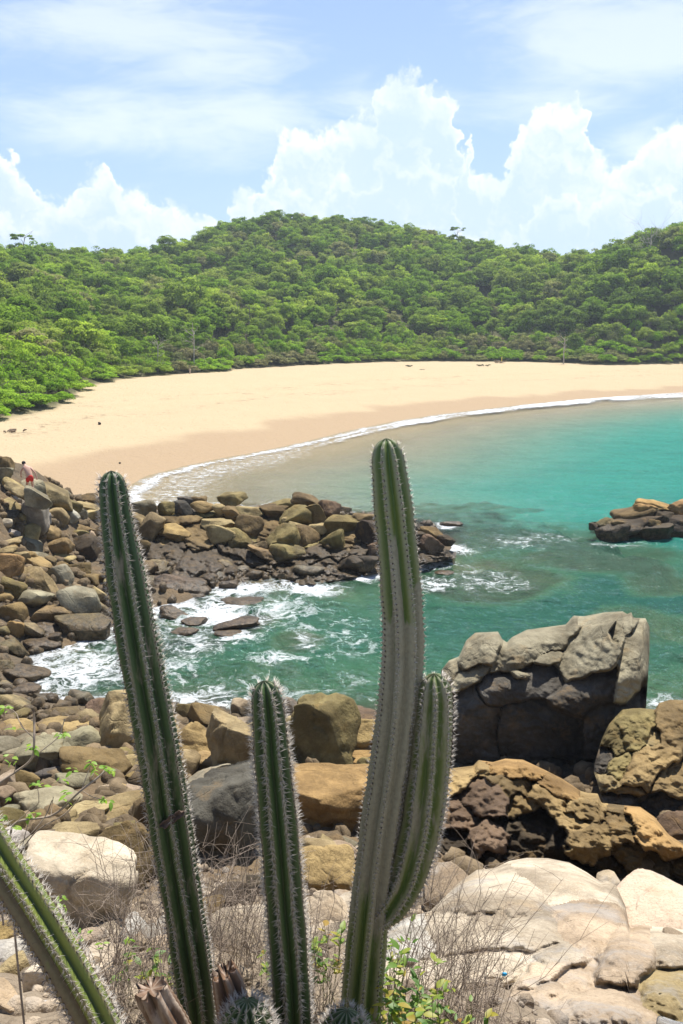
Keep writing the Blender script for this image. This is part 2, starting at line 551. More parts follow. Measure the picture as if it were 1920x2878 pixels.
az = np.concatenate([np.linspace(-100, -32, 30)[:-1], np.linspace(-32, 32, 330), np.linspace(32, 100, 30)[1:]])
rr = np.concatenate([[0.3], np.geomspace(1.0, 60, 210), np.linspace(60.8, 420, 250)[0:], np.geomspace(430, 1800, 18)])
P, F = polar_grid(az, rr)
Z, sb, sn, tt, rm, zb2, zn = ground(P, True)
me = mesh_np('ground', np.column_stack([P, Z]), F)
wobble = fbm(np.column_stack([P * 0.10, np.full(len(P), 2.0)]), 3)
wet_w = np.interp(P[:, 0], [-20, 0, 30, 70], [11.5, 11, 9, 8])
wet = (1 - sstep(0.70, 1.05, (sb + wobble * 3.0) / wet_w)) * (zb2 >= zn)
damp = (1 - sstep(0.9, 1.15, (sb + wobble * 5) / 26)) * 0.35
wood = sstep(-0.02, 0.02, tt) * (sb > 5)
rocky = sstep(-0.35, 0.25, zn - zb2) * (sn > -40)
reef = np.maximum(rm, 0)
vattr(me, 'zone', np.column_stack([wet, wood, rocky, reef]), 'FLOAT_COLOR')
vattr(me, 'damp', damp)
wob2 = fbm(np.column_stack([P * 0.06, np.full(len(P), 7.0)]), 3)
wrk = np.maximum(np.exp(-((sb - 25 - 5 * wob2) / 1.1) ** 2), 0.7 * np.exp(-((sb - 35 - 6 * wobble) / 1.3) ** 2))
vattr(me, 'wrack', wrk * (zb2 >= zn) * (tt < 0))
m, t, out = material('ground')
geo = t.new('ShaderNodeNewGeometry').outputs['Position']
sepz = t.new('ShaderNodeSeparateColor')
za = t.new('ShaderNodeAttribute', attribute_name='zone')
t.l.new(za.outputs['Color'], sepz.inputs[0])
n_f = t.noise(geo, 9.0, 4, 0.6)
n_m = t.noise(geo, 0.22, 5, 0.6)
sand = t.mix(n_m, (0.395, 0.312, 0.188), (0.46, 0.368, 0.228))
sand = t.mix(t.math('MULTIPLY', t.step(t.noise(geo, 1.3, 5, 0.7), 0.55, 0.72), 0.30), sand, (0.33, 0.245, 0.145))
wr = t.math('MULTIPLY', t.attr('wrack'), t.step(t.noise(geo, 0.8, 6, 0.75), 0.50, 0.66))
sand = t.mix(t.math('MULTIPLY', wr, 0.95), sand, (0.14, 0.10, 0.06))
sand = t.mix(t.attr('damp'), sand, (0.42, 0.32, 0.20))
sand = t.mix(sepz.outputs[0], sand, (0.335, 0.245, 0.150))
soil = t.mix(n_m, (0.05, 0.06, 0.02), (0.10, 0.09, 0.045))
sand = t.mix(sepz.outputs[1], sand, soil)
shore = t.mix(n_f, (0.04, 0.03, 0.02), (0.19, 0.15, 0.10))
shore = t.mix(t.math('MULTIPLY', t.step(t.noise(geo, 0.9, 4, 0.6), 0.4, 0.65), 0.6), shore, (0.17, 0.115, 0.06))
zsep = t.new('ShaderNodeSeparateXYZ')
t.l.new(geo, zsep.inputs[0])
hi = t.step(zsep.outputs[2], 6.0, 8.2)
shore = t.mix(hi, shore, t.mix(n_f, (0.11, 0.085, 0.058), (0.31, 0.25, 0.18)))
under = t.step(zsep.outputs[2], -0.9, 0.35, 1, 0)
shore = t.mix(under, shore, (0.16, 0.12, 0.075))
col = t.mix(sepz.outputs[2], sand, shore)
col = t.mix(za.outputs['Alpha'], col, t.mix(t.noise(geo, 1.1, 5, 0.65), (0.010, 0.012, 0.013), (0.06, 0.05, 0.036)))
hgt = t.math('ADD', t.math('MULTIPLY', t.noise(geo, 1.6, 6, 0.65), 0.5), t.math('MULTIPLY', n_f, 0.12))
foots = t.step(t.voronoi(geo, 1.15, 'F1'), 0.0, 0.32)
hgt = t.math('ADD', hgt, t.math('MULTIPLY', t.math('MULTIPLY', foots, t.math('SUBTRACT', 1.0, sepz.outputs[0])), 0.30))
bmp = t.bump(hgt, 0.8, 0.5)
principled(t, out, col, 0.9, bmp, 0.15)
me.materials.append(m)
g = link('ground', me)
tag(g, kind='structure')

# ================================================================== SEA
az = np.linspace(-40, 62, 620)
az = np.concatenate([np.linspace(-60, -26, 50)[:-1], np.linspace(-26, 26, 520), np.linspace(26, 75, 40)[1:]])
rr = np.concatenate([np.geomspace(17, 75, 330), np.geomspace(75.5, 260, 130), np.geomspace(265, 900, 10)])
P, F = polar_grid(az, rr)
Zg, sb, sn, tt, rm, zb2, zn = ground(P, True)
P3 = np.column_stack([P, np.zeros(len(P))])
depth = -Zg
r_ = np.hypot(P[:, 0], P[:, 1])
amp = np.clip(depth / 1.2, 0.05, 1.0) * np.clip(1.2 - r_ / 260, 0.3, 1)
wx = P + 0.8 * np.stack([fbm(P3 * 0.15 + 3, 2), fbm(P3 * 0.15 + 9, 2)], -1)
wav = 0.10 * fbm(np.column_stack([wx[:, 0] * 0.22, wx[:, 1] * 0.42, np.zeros(len(P))]), 3)
wav += 0.10 * (np.abs(fbm(np.column_stack([wx[:, 0] * 0.7 + 5, wx[:, 1] * 1.25, np.full(len(P), 4.0)]), 4)) - 0.3) * np.clip(1.3 - r_ / 90, 0, 1)
choppy = np.clip(1 - np.abs(sn + 1.5) / 7, 0, 1) * (r_ < 75)
wav += 0.16 * choppy * fbm(P3 * 0.9 + 21, 3)
zw = wav * amp * 1.5
zw += 0.22 * np.exp(-((sb + 3.6) / 1.5) ** 2) * np.clip((P[:, 0] - 8) / 25, 0, 1)      # the small breaker along the beach
# foam, 0..1
foam = np.zeros(len(P))
wb = fbm(P3 * 0.30 + 2, 3)
edge = np.exp(-np.abs((sb + 0.9 + 0.9 * wb * 0.6) / 0.9) ** 2)
brk = np.exp(-np.abs((sb + 2.6 + 0.5 * wb) / np.interp(P[:, 0], [0, 15, 65], [0.7, 1.6, 4.6])) ** 4)
foam = np.maximum(foam, 0.72 * edge)
foam = np.maximum(foam, brk * np.clip(0.9 + 0.7 * fbm(P3 * 0.12 + 40, 2), 0.35, 1.1) * np.interp(P[:, 0], [-5, 4, 12], [0.35, 0.8, 1.0]))
wash = np.exp(-((sb + 4) / 4.0) ** 2) * np.clip((2 - P[:, 0]) / 8, 0, 1)
foam = np.maximum(foam, 0.42 * wash)
shore_f = np.exp(-np.abs((sn + 0.4) / 1.5) ** 2) * (r_ < 80)
left_cove = np.clip((6 - P[:, 0]) / 10, 0.25, 1)
foam = np.maximum(foam, 0.62 * shore_f * left_cove * np.clip(0.8 + wb, 0, 1))
for (x, y, rx, ry, k) in [(860, 1655, 120, 26, 1.0), (620, 1720, 150, 60, .75), (700, 1660, 140, 30, .8), (560, 1810, 150, 70, .50), (230, 1880, 170, 80, .68), (480, 1880, 140, 50, .5),
                          (1010, 1618, 130, 20, 1.0), (1240, 1545, 110, 22, 0.85), (1220, 1640, 110, 30, .75), (1010, 1480, 90, 16, 0.7), (930, 1432, 80, 12, 0.8), (1180, 1590, 150, 22, .85), (1250, 1478, 70, 14, .7),
                          (860, 1790, 50, 60, .55), (770, 1850, 150, 26, .55), (880, 1960, 170, 40, .42), (1000, 1910, 140, 46, .40), (1880, 1975, 90, 40, .75), (1330, 1630, 260, 50, .45), (1480, 1520, 220, 34, .40), (660, 1790, 120, 30, .6), (430, 1720, 80, 40, .7), (1760, 1530, 160, 12, .45),
                          (500, 1420, 180, 16, .6), (950, 1790, 180, 130, .30), (700, 1940, 240, 60, .34), (560, 1760, 260, 110, .46), (330, 1870, 220, 90, .5), (760, 1720, 170, 70, .5)]:
    c = at_z(x, y, 0)
    s = mpp(c)
    y0, y1 = at_z(x, y - ry, 0)[1], at_z(x, y + ry, 0)[1]
    q = np.sqrt(((P[:, 0] - c[0]) / (rx * s)) ** 2 + ((P[:, 1] - c[1]) / (abs(y0 - y1) / 2)) ** 2) + 0.35 * wb
    foam = np.maximum(foam, (1.05 if y > 1600 and x < 1000 else 0.92) * k * (1 - sstep(0.05, 1.35, q)))
keep_v = (depth > -0.45)
Fk = F[keep_v[F].any(1)]
me = mesh_np('sea', np.column_stack([P, zw + 0.02]), Fk)
turb = np.clip(1 - np.abs(sb + 8) / 16, 0, 1) * (sb < 0)
vattr(me, 'depth', depth)
vattr(me, 'foam', foam)
vattr(me, 'beach', np.clip(-sb, 0, 400))
bay = sstep(46, 64, r_)
vattr(me, 'bay', bay)
m, t, out = material('sea_water')
geo = t.new('ShaderNodeNewGeometry').outputs['Position']
dep = t.attr('depth')
fo = t.attr('foam')
bea = t.attr('beach')
bayf = t.attr('bay')
body_cove = t.mix(t.step(dep, 0.4, 3.0), (0.075, 0.22, 0.110), (0.007, 0.085, 0.062))
body_bay = t.mix(t.step(bea, 10, 95), (0.045, 0.29, 0.225), (0.003, 0.150, 0.140))
body_shal = (0.27, 0.24, 0.17)
body_bay = t.mix(t.step(bea, 7, 36), body_shal, body_bay)
body = t.mix(bayf, body_cove, body_bay)
big = t.noise(geo, 0.16, 4, 0.6)
body = t.mix(t.math('MULTIPLY', t.step(big, 0.40, 0.7), 0.35), body, t.mix(0.5, body, (0.02, 0.10, 0.10)))
opac = t.math('SUBTRACT', 1.0, t.math('EXPONENT', t.math('MULTIPLY', dep, -0.52)), clamp=True)
opac = t.math('MAXIMUM', opac, t.math('MULTIPLY', t.math('MULTIPLY', bayf, t.step(dep, 0.05, 0.9)), 0.75))
w1 = t.noise(t.scaled(geo, (0.9, 1.7, 1)), 1.0, 5, 0.6, 0.6)
w2n = t.noise(t.scaled(geo, (3.2, 5.2, 1)), 1.0, 4, 0.6, 0.4)
w3n = t.noise(t.scaled(geo, (0.35, 1.1, 1)), 1.0, 4, 0.6, 0.8)
wh = t.math('ADD', t.math('ADD', t.math('MULTIPLY', w1, 0.42), t.math('MULTIPLY', w2n, 0.16)), t.math('MULTIPLY', w3n, 0.5))
nrm = t.bump(wh, 1.0, 0.8)
dif = t.new('ShaderNodeBsdfDiffuse')
t.put(dif.inputs[0], body)
t.put(dif.inputs['Normal'], nrm)
tr = t.new('ShaderNodeBsdfTransparent')
t.put(tr.inputs[0], t.mix(t.step(dep, 0.0, 2.5), (0.93, 0.98, 0.96), (0.35, 0.72, 0.62)))
mx = t.new('ShaderNodeMixShader')
t.put(mx.inputs[0], opac)
t.l.new(tr.outputs[0], mx.inputs[1])
t.l.new(dif.outputs[0], mx.inputs[2])
gl = t.new('ShaderNodeBsdfGlossy')
t.put(gl.inputs['Roughness'], 0.10)
t.put(gl.inputs['Normal'], nrm)
fr = t.new('ShaderNodeFresnel')
fr.inputs[0].default_value = 1.33
t.put(fr.inputs[1], nrm)
mg = t.new('ShaderNodeMixShader')
t.put(mg.inputs[0], t.math('MULTIPLY', fr.outputs[0], 0.55))
t.l.new(mx.outputs[0], mg.inputs[1])
t.l.new(gl.outputs[0], mg.inputs[2])
# foam: lacy threads where it thins, solid where it is dense
warp = t.vmath('ADD', geo, t.vmath('SCALE', t.noise(geo, 0.55, 5, 0.65, col=True), scale=2.6))
lace = t.voronoi(t.scaled(warp, (0.8, 1.0, 0)), 1.15, 'DISTANCE_TO_EDGE')
lace2 = t.voronoi(t.scaled(warp, (0.8, 1.0, 0)), 3.4, 'DISTANCE_TO_EDGE')
thr = t.math('MINIMUM', lace, t.math('MULTIPLY_ADD', lace2, 0.8, 0.04))
fn = t.noise(t.scaled(warp, (0.8, 1.0, 0)), 2.2, 7, 0.72)
fm = t.math('ADD', fo, t.math('MULTIPLY', t.math('SUBTRACT', fn, 0.5), 1.5))
fm = t.math('SUBTRACT', fm, t.math('MULTIPLY', thr, 2.3))
fmask = t.math('MULTIPLY', t.step(fm, 0.10, 0.72), 0.96)
fmask = t.math('MULTIPLY', fmask, t.step(fo, 0.03, 0.2))
fdif = t.new('ShaderNodeBsdfDiffuse')
t.put(fdif.inputs[0], (0.60, 0.625, 0.635))
t.put(fdif.inputs['Normal'], t.bump(fn, 0.6, 0.3))
mf = t.new('ShaderNodeMixShader')
t.put(mf.inputs[0], fmask)
t.l.new(mg.outputs[0], mf.inputs[1])
t.l.new(fdif.outputs[0], mf.inputs[2])
t.l.new(mf.outputs[0], out.inputs[0])
me.materials.append(m)
tag(link('sea', me), kind='structure')

# ================================================================== ROCKS
ICO = {}
def ico(sub):
    if sub not in ICO:
        bm = bmesh.new()
        bmesh.ops.create_icosphere(bm, subdivisions=sub, radius=1.0)
        V = np.array([v.co[:] for v in bm.verts])
        V /= np.linalg.norm(V, axis=1)[:, None]
        Fc = np.array([[v.index for v in f.verts] for f in bm.faces])
        bm.free()
        ICO[sub] = (V, Fc)
    return ICO[sub]

def rock_shape(seed, sub, boxy=0.5, cuts=7, rough=0.05, crack=0.0, strata=0.0, sharp=0.96, lump=0.20):
    """unit-sized boulder: a rounded block with faces broken off and a weathered skin"""
    D, Fc = ico(sub)
    r = np.random.default_rng(seed)
    e = 2 + 4 * boxy
    p = D * ((np.abs(D) ** e).sum(1) ** (-1 / e))[:, None]
    p = p * (1 + lump * pnoise(D * 1.1 + seed * 3.7))[:, None]
    for k in range(cuts):
        n = r.normal(size=3)
        n[2] *= 0.8
        n /= np.linalg.norm(n)
        off = r.uniform(0.46, 0.86)
        s = p @ n - off
        p = p - n * (np.maximum(s, 0) * r.uniform(0.8, sharp))[:, None]
    if crack > 0:
        S = r.uniform(-1.1, 1.1, (9, 3))
        q = p * np.array([1.0, 0.8, 1.0]) + 0.25 * np.stack([pnoise(p * 1.7 + 5 + seed), pnoise(p * 1.7 + 19), pnoise(p * 1.7 + 33)], 1)
        dd = np.sort(np.linalg.norm(q[:, None, :] - S[None], axis=2), axis=1)
        gap = dd[:, 1] - dd[:, 0]
        idx = np.argmin(np.linalg.norm(q[:, None, :] - S[None], axis=2), axis=1)
        lift = r.uniform(-0.10, 0.08, 9)[idx]
        w = sstep(0.0, 0.10, gap)
        p = p * (1 + crack * (lift * w - 0.16 * (1 - w)))[:, None]
    if strata > 0:
        ax = np.array([0.35, 0.2, 0.9])
        h = p @ ax * 4.2 + 1.6 * pnoise(p * 1.4 + seed)
        saw = np.abs((h % 1.0) - 0.5) * 2
        p = p * (1 + strata * (0.10 * sstep(0.1, 0.5, saw) - 0.06))[:, None]
    N = p / (np.linalg.norm(p, axis=1)[:, None] + 1e-9)
    p = p + N * (rough * fbm(p * 2.1 + seed, 4 if sub > 3 else 3))[:, None]
    if sub >= 5:
        p = p + N * (rough * 0.16 * fbm(p * 11 + seed, 3))[:, None]
    lo, hi = p.min(0), p.max(0)
    p = (p - (lo + hi) / 2) / (hi - lo)
    return p, Fc

def rock_material(name, grain=1.0, wet=True, streak=0.5):
    m, t, out = material(name)
    geo = t.new('ShaderNodeNewGeometry').outputs['Position']
    oi = t.new('ShaderNodeObjectInfo')
    rnd = t.vmath('SCALE', oi.outputs['Random'], scale=37.0)
    pos = t.vmath('ADD', geo, rnd)
    base = oi.outputs['Color']
    n1 = t.noise(pos, 0.9, 5, 0.62)
    n2 = t.noise(pos, 5.0, 5, 0.65)
    n3 = t.noise(pos, 45.0, 2, 0.6)
    dark = t.mix(1.0, base, (0.56, 0.52, 0.47), 'MULTIPLY')
    lite = t.mix(1.0, base, (1.32, 1.30, 1.27), 'MULTIPLY')
    c = t.mix(t.step(n1, 0.32, 0.66), dark, lite)
    c = t.mix(t.math('MULTIPLY', t.step(t.noise(pos, 0.55, 6, 0.7), 0.50, 0.62), 0.55), c, t.mix(1.0, base, (0.36, 0.33, 0.29), 'MULTIPLY'))
    ochre = t.mix(0.5, base, (0.29, 0.17, 0.052))
    c = t.mix(t.math('MULTIPLY', t.step(t.noise(pos, 1.6, 5, 0.7), 0.52, 0.70), 0.55), c, ochre)
    c = t.mix(t.math('MULTIPLY', t.step(n2, 0.56, 0.72), 0.45), c, t.mix(1.0, base, (0.45, 0.42, 0.38), 'MULTIPLY'))
    c = t.mix(t.math('MULTIPLY', t.step(n3, 0.52, 0.74), 0.30 * grain), c, t.mix(1.0, base, (0.40, 0.38, 0.36), 'MULTIPLY'))
    c = t.mix(t.math('MULTIPLY', t.step(n3, 0.46, 0.30), 0.22 * grain), c, t.mix(1.0, base, (1.5, 1.5, 1.5), 'MULTIPLY'))
    if streak > 0.9:
        gm = t.step(t.noise(t.scaled(geo, (0.9, 0.9, 1.6)), 1.0, 6, 0.7), 0.52, 0.68)
        c = t.mix(t.math('MULTIPLY', gm, 0.6), c, t.mix(n2, (0.20, 0.19, 0.175), (0.36, 0.345, 0.32)))
    rough = 0.88
    if wet:
        zs = t.new('ShaderNodeSeparateXYZ')
        t.l.new(geo, zs.inputs[0])
        zz = t.math('ADD', zs.outputs[2], t.math('MULTIPLY', t.math('SUBTRACT', n1, 0.5), 0.9))
        zz = t.math('ADD', zz, t.math('MULTIPLY', t.math('SUBTRACT', n2, 0.5), 0.5))
        wetf = t.step(zz, 0.30, 1.35, 1, 0)
        weed = t.mix(t.step(n2, 0.4, 0.62), (0.034, 0.027, 0.016), (0.105, 0.074, 0.040))
        c = t.mix(t.math('MULTIPLY', wetf, 0.85), c, weed)
        rough = t.math('MULTIPLY_ADD', wetf, -0.5, 0.88)
    hgt = t.math('ADD', t.math('MULTIPLY', t.noise(pos, 3.2, 7, 0.68), 0.30), t.math('MULTIPLY', n3, 0.018))
    cr = t.voronoi(t.vmath('ADD', pos, t.vmath('SCALE', t.noise(pos, 1.2, 3, 0.6, col=True), scale=0.8)), 0.75, 'DISTANCE_TO_EDGE')
    hgt = t.math('ADD', hgt, t.math('MULTIPLY', t.step(cr, 0.0, 0.03), 0.05))
    b = t.bump(hgt, 0.75, 0.35)
    principled(t, out, c, rough, b, 0.25)
    return m
M_ROCK = rock_material('shore_rock')
M_PALE = rock_material('pale_granite', 1.5, False, 1.0)

TONE = {  # albedo, words
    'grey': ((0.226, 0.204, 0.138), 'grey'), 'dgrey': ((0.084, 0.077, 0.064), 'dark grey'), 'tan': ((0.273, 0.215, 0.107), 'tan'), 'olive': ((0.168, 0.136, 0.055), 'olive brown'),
    'ochre': ((0.255, 0.182, 0.080), 'ochre'), 'brown': ((0.148, 0.105, 0.047), 'brown'), 'dbrown': ((0.058, 0.044, 0.027), 'dark brown'), 'red': ((0.130, 0.088, 0.055), 'reddish brown'),
    'white': ((0.344, 0.324, 0.279), 'whitish'), 'pale': ((0.400, 0.344, 0.260), 'pale cream'), 'pink': ((0.360, 0.284, 0.200), 'pinkish tan'), 'orange': ((0.280, 0.178, 0.070), 'orange brown'),
}
rock_used = []
def put_rock(cx, cy, w, h, tone, tilt=0, Y=None, seed=None, dep=None, boxy=None, cuts=None, rough=None, crack=0, strata=0, name='boulder', parent=None, mat=None, yaw=None, sub=None, ymax=60, dy=0.0, lump=0.20):
    """one rock standing where the ground meets its foot; w, h are its visible size in photograph pixels"""
    seed = seed if seed is not None else int(abs(cx * 13 + cy * 7)) % 99991
    r = np.random.default_rng(seed)
    if Y is None:
        p = march(cx, cy + 0.34 * h, ymax)
        Y = p[1]
    Y += dy
    c = at_y(cx, cy, Y)
    s = mpp(c)
    W, Hh = w * s, h * s
    Dp = dep * s if dep else max(W, Hh) * r.uniform(0.75, 1.0)
    # the picture looks down on the rock, so its height shows foreshortened together with its depth
    down = math.atan2(CAM[2] - c[2], Y)
    Hz = max(0.45 * Hh, (Hh - 0.55 * Dp * math.sin(down)) / max(0.35, math.cos(down)))
    c = at_y(cx, cy, Y + 0.30 * Dp)
    s2 = mpp(c) / s
    W, Hz = W * s2 * 1.12, Hz * s2 * 1.12
    if sub is None:
        sub = 3 if w < 44 else (4 if w < 130 else 5)
    p, Fc = rock_shape(seed, sub, r.uniform(0.3, 1.0) if boxy is None else boxy, int(r.integers(8, 14)) if cuts is None else cuts, r.uniform(0.03, 0.07) if rough is None else rough, crack, strata, lump=lump)
    yw = r.uniform(-0.5, 0.5) if yaw is None else yaw
    p = p * np.array([W, Dp, Hz])
    M = np.array(Matrix.Rotation(R(tilt), 3, 'Y') @ Matrix.Rotation(0, 3, 'Z'))
    p = p @ M.T
    me = mesh_np(name, p, Fc, True, mat or M_ROCK)
    o = link(name, me, parent, c if parent is None else c - np.array(parent.location))
    col = np.array(TONE[tone][0]) * r.uniform(0.86, 1.14) * np.array([1, r.uniform(0.97, 1.03), r.uniform(0.93, 1.07)])
    o.color = (*col, 1)
    o.rotation_euler[2] = 0
    rock_used.append((c[0], c[1], max(W, Dp) / 2))
    return o

ROCKS = {}     # group -> list of (x, y, w, h, tone, tilt)
ROCKS['boulders of the left shore'] = [
    (38, 1372, 56, 52, 'tan', 15), (86, 1386, 66, 76, 'grey', 25), (12, 1306, 42, 40, 'brown', 0), (10, 1335, 54, 44, 'grey', 0), (143, 1397, 110, 60, 'tan', 24), (186, 1418, 76, 38, 'olive', 12),
    (243, 1404, 56, 30, 'brown', 0), (246, 1429, 66, 36, 'tan', 8), (64, 1412, 74, 42, 'white', 10), (30, 1424, 48, 42, 'tan', 0), (66, 1432, 38, 34, 'pink', 0), (20, 1450, 48, 28, 'dgrey', 0),
    (71, 1447, 36, 24, 'white', 0), (97, 1444, 32, 32, 'dgrey', 0), (120, 1457, 40, 38, 'white', 0), (158, 1452, 56, 48, 'tan', 0), (199, 1456, 42, 42, 'white', 10), (225, 1445, 32, 32, 'grey', 0),
    (256, 1449, 40, 26, 'tan', 0), (16, 1473, 42, 32, 'pale', 0), (50, 1460, 36, 32, 'tan', 0), (86, 1468, 38, 26, 'white', 0), (133, 1495, 64, 54, 'ochre', 0), (222, 1486, 66, 30, 'brown', 0),
    (222, 1506, 42, 34, 'olive', 0), (253, 1508, 28, 32, 'pink', 0), (238, 1540, 104, 74, 'dbrown', 0), (78, 1500, 54, 50, 'tan', 30), (80, 1536, 76, 48, 'grey', 12), (158, 1539, 88, 52, 'ochre', -15),  # the dbrown boulder's dark tone stands for the shade it lies in
    (30, 1498, 40, 22, 'white', 0), (26, 1528, 62, 28, 'tan', -8), (14, 1552, 52, 30, 'tan', 0), (40, 1549, 32, 32, 'ochre', 0),
    (28, 1598, 74, 72, 'orange', 0), (106, 1588, 72, 44, 'ochre', 8), (84, 1566, 38, 32, 'ochre', 0), (62, 1574, 42, 42, 'tan', 0), (176, 1574, 56, 32, 'tan', 10), (172, 1615, 62, 56, 'grey', 8),
    (142, 1580, 30, 32, 'tan', 0), (114, 1642, 122, 64, 'tan', 33), (38, 1652, 62, 50, 'olive', 8), (92, 1686, 102, 62, 'grey', -12), (158, 1684, 54, 30, 'grey', -25), (224, 1696, 98, 78, 'grey', 14),
    (298, 1719, 62, 50, 'tan', 15), (288, 1682, 60, 44, 'tan', 20), (150, 1727, 84, 58, 'ochre', 10), (50, 1728, 84, 66, 'brown', 35), (232, 1766, 130, 76, 'olive', 8), (224, 1604, 58, 40, 'brown', 0),
    (246, 1628, 62, 36, 'brown', 8), (224, 1642, 60, 26, 'grey', 0), (290, 1628, 44, 36, 'brown', 0), (46, 1768, 42, 44, 'orange', 0), (92, 1776, 56, 46, 'tan', 20), (8, 1780, 36, 40, 'olive', 0),
    (140, 1770, 80, 36, 'red', 8), (118, 1812, 96, 48, 'red', 0), (150, 1799, 36, 36, 'red', 0), (40, 1824, 66, 54, 'olive', 12), (5, 1858, 46, 36, 'ochre', 0), (8, 1682, 48, 34, 'ochre', 0),
    (67, 1900, 108, 56, 'brown', 15), (12, 1878, 54, 40, 'olive', 0), (70, 1940, 70, 34, 'red', 0), (330, 1660, 70, 50, 'olive', 20), (345, 1600, 70, 56, 'tan', 0), (300, 1568, 50, 40, 'brown', 0), (400, 1600, 70, 44, 'brown', 0), (330, 1520, 70, 60, 'brown', 0), (310, 1470, 60, 44, 'tan', 0)]
ROCKS['boulders piled on the rocky point'] = [
    (653, 1405, 70, 40, 'olive', 0), (526, 1413, 42, 34, 'dgrey', 0), (408, 1431, 56, 48, 'grey', 0), (467, 1431, 42, 36, 'grey', 0), (513, 1429, 50, 42, 'dgrey', -10), (560, 1408, 36, 26, 'brown', 0),
    (570, 1427, 60, 32, 'ochre', 10), (651, 1442, 44, 36, 'brown', 0), (618, 1434, 36, 32, 'tan', 0), (700, 1442, 66, 38, 'tan', 0), (488, 1462, 104, 44, 'ochre', -4), (483, 1500, 92, 46, 'ochre', 0),
    (427, 1484, 54, 78, 'tan', 18), (404, 1515, 52, 46, 'tan', 0), (615, 1476, 84, 36, 'tan', 0), (620, 1508, 68, 56, 'tan', 12), (565, 1520, 80, 72, 'brown', 0), (674, 1514, 66, 54, 'grey', 0),
    (700, 1484, 66, 66, 'brown', 8), (738, 1493, 50, 76, 'tan', 0), (728, 1538, 40, 36, 'tan', 0), (600, 1588, 310, 100, 'dbrown', 4), (690, 1563, 190, 50, 'olive', 20), (462, 1562, 150, 100, 'dbrown', 0), (745, 1560, 90, 40, 'ochre', 24),
    (861, 1413, 76, 52, 'olive', 8), (800, 1420, 66, 32, 'olive', 0), (779, 1435, 78, 36, 'olive', 0), (829, 1453, 86, 58, 'olive', -8), (883, 1449, 60, 66, 'olive', 0), (922, 1438, 54, 54, 'red', 15),
    (761, 1481, 64, 78, 'tan', 0), (794, 1518, 90, 82, 'olive', 0), (858, 1514, 72, 64, 'olive', 10), (815, 1468, 40, 30, 'tan', 0), (840, 1485, 50, 36, 'tan', 0), (968, 1477, 94, 64, 'olive', -12), (1018, 1470, 64, 50, 'brown', 0), (933, 1521, 60, 64, 'olive', 0), (895, 1490, 50, 36, 'tan', 0),
    (990, 1517, 80, 62, 'olive', -14), (1043, 1507, 74, 80, 'dbrown', 0), (808, 1557, 90, 54, 'olive', 0), (886, 1557, 84, 54, 'brown', 0), (826, 1600, 116, 84, 'dbrown', 0), (908, 1596, 110, 72, 'dbrown', 12),
    (951, 1556, 54, 58, 'dbrown', 0), (990, 1585, 66, 50, 'dbrown', 0), (1033, 1585, 54, 46, 'dbrown', 0), (1011, 1534, 74, 50, 'red', 10), (1075, 1545, 70, 60, 'red', 0), (1110, 1490, 80, 60, 'brown', 0), (1120, 1545, 90, 54, 'red', 0), (1215, 1501, 56, 38, 'brown', 0), (1204, 1530, 72, 56, 'red', 12), (1225, 1556, 92, 38, 'dbrown', 0), (1254, 1519, 44, 28, 'dbrown', 0), (1160, 1525, 70, 64, 'dbrown', 0),
    (380, 1470, 60, 60, 'tan', 0), (385, 1545, 60, 56, 'brown', 0)]
ROCKS['low wave-washed rocks in the cove'] = [
    (1268, 1473, 60, 22, 'red', 0), (1250, 1612, 52, 20, 'red', 0), (508, 1654, 166, 76, 'red', 6), (643, 1646, 48, 32, 'red', 0), (490, 1727, 82, 44, 'red', 10), (680, 1690, 110, 34, 'red', 0), (668, 1756, 118, 48, 'red', -6), (545, 1750, 66, 32, 'red', 0), (430, 1642, 90, 60, 'olive', 18), (395, 1690, 60, 44, 'red', 0), (352, 1770, 60, 40, 'red', 0), (520, 1775, 70, 26, 'red', 0), (640, 1780, 70, 26, 'red', 0)]
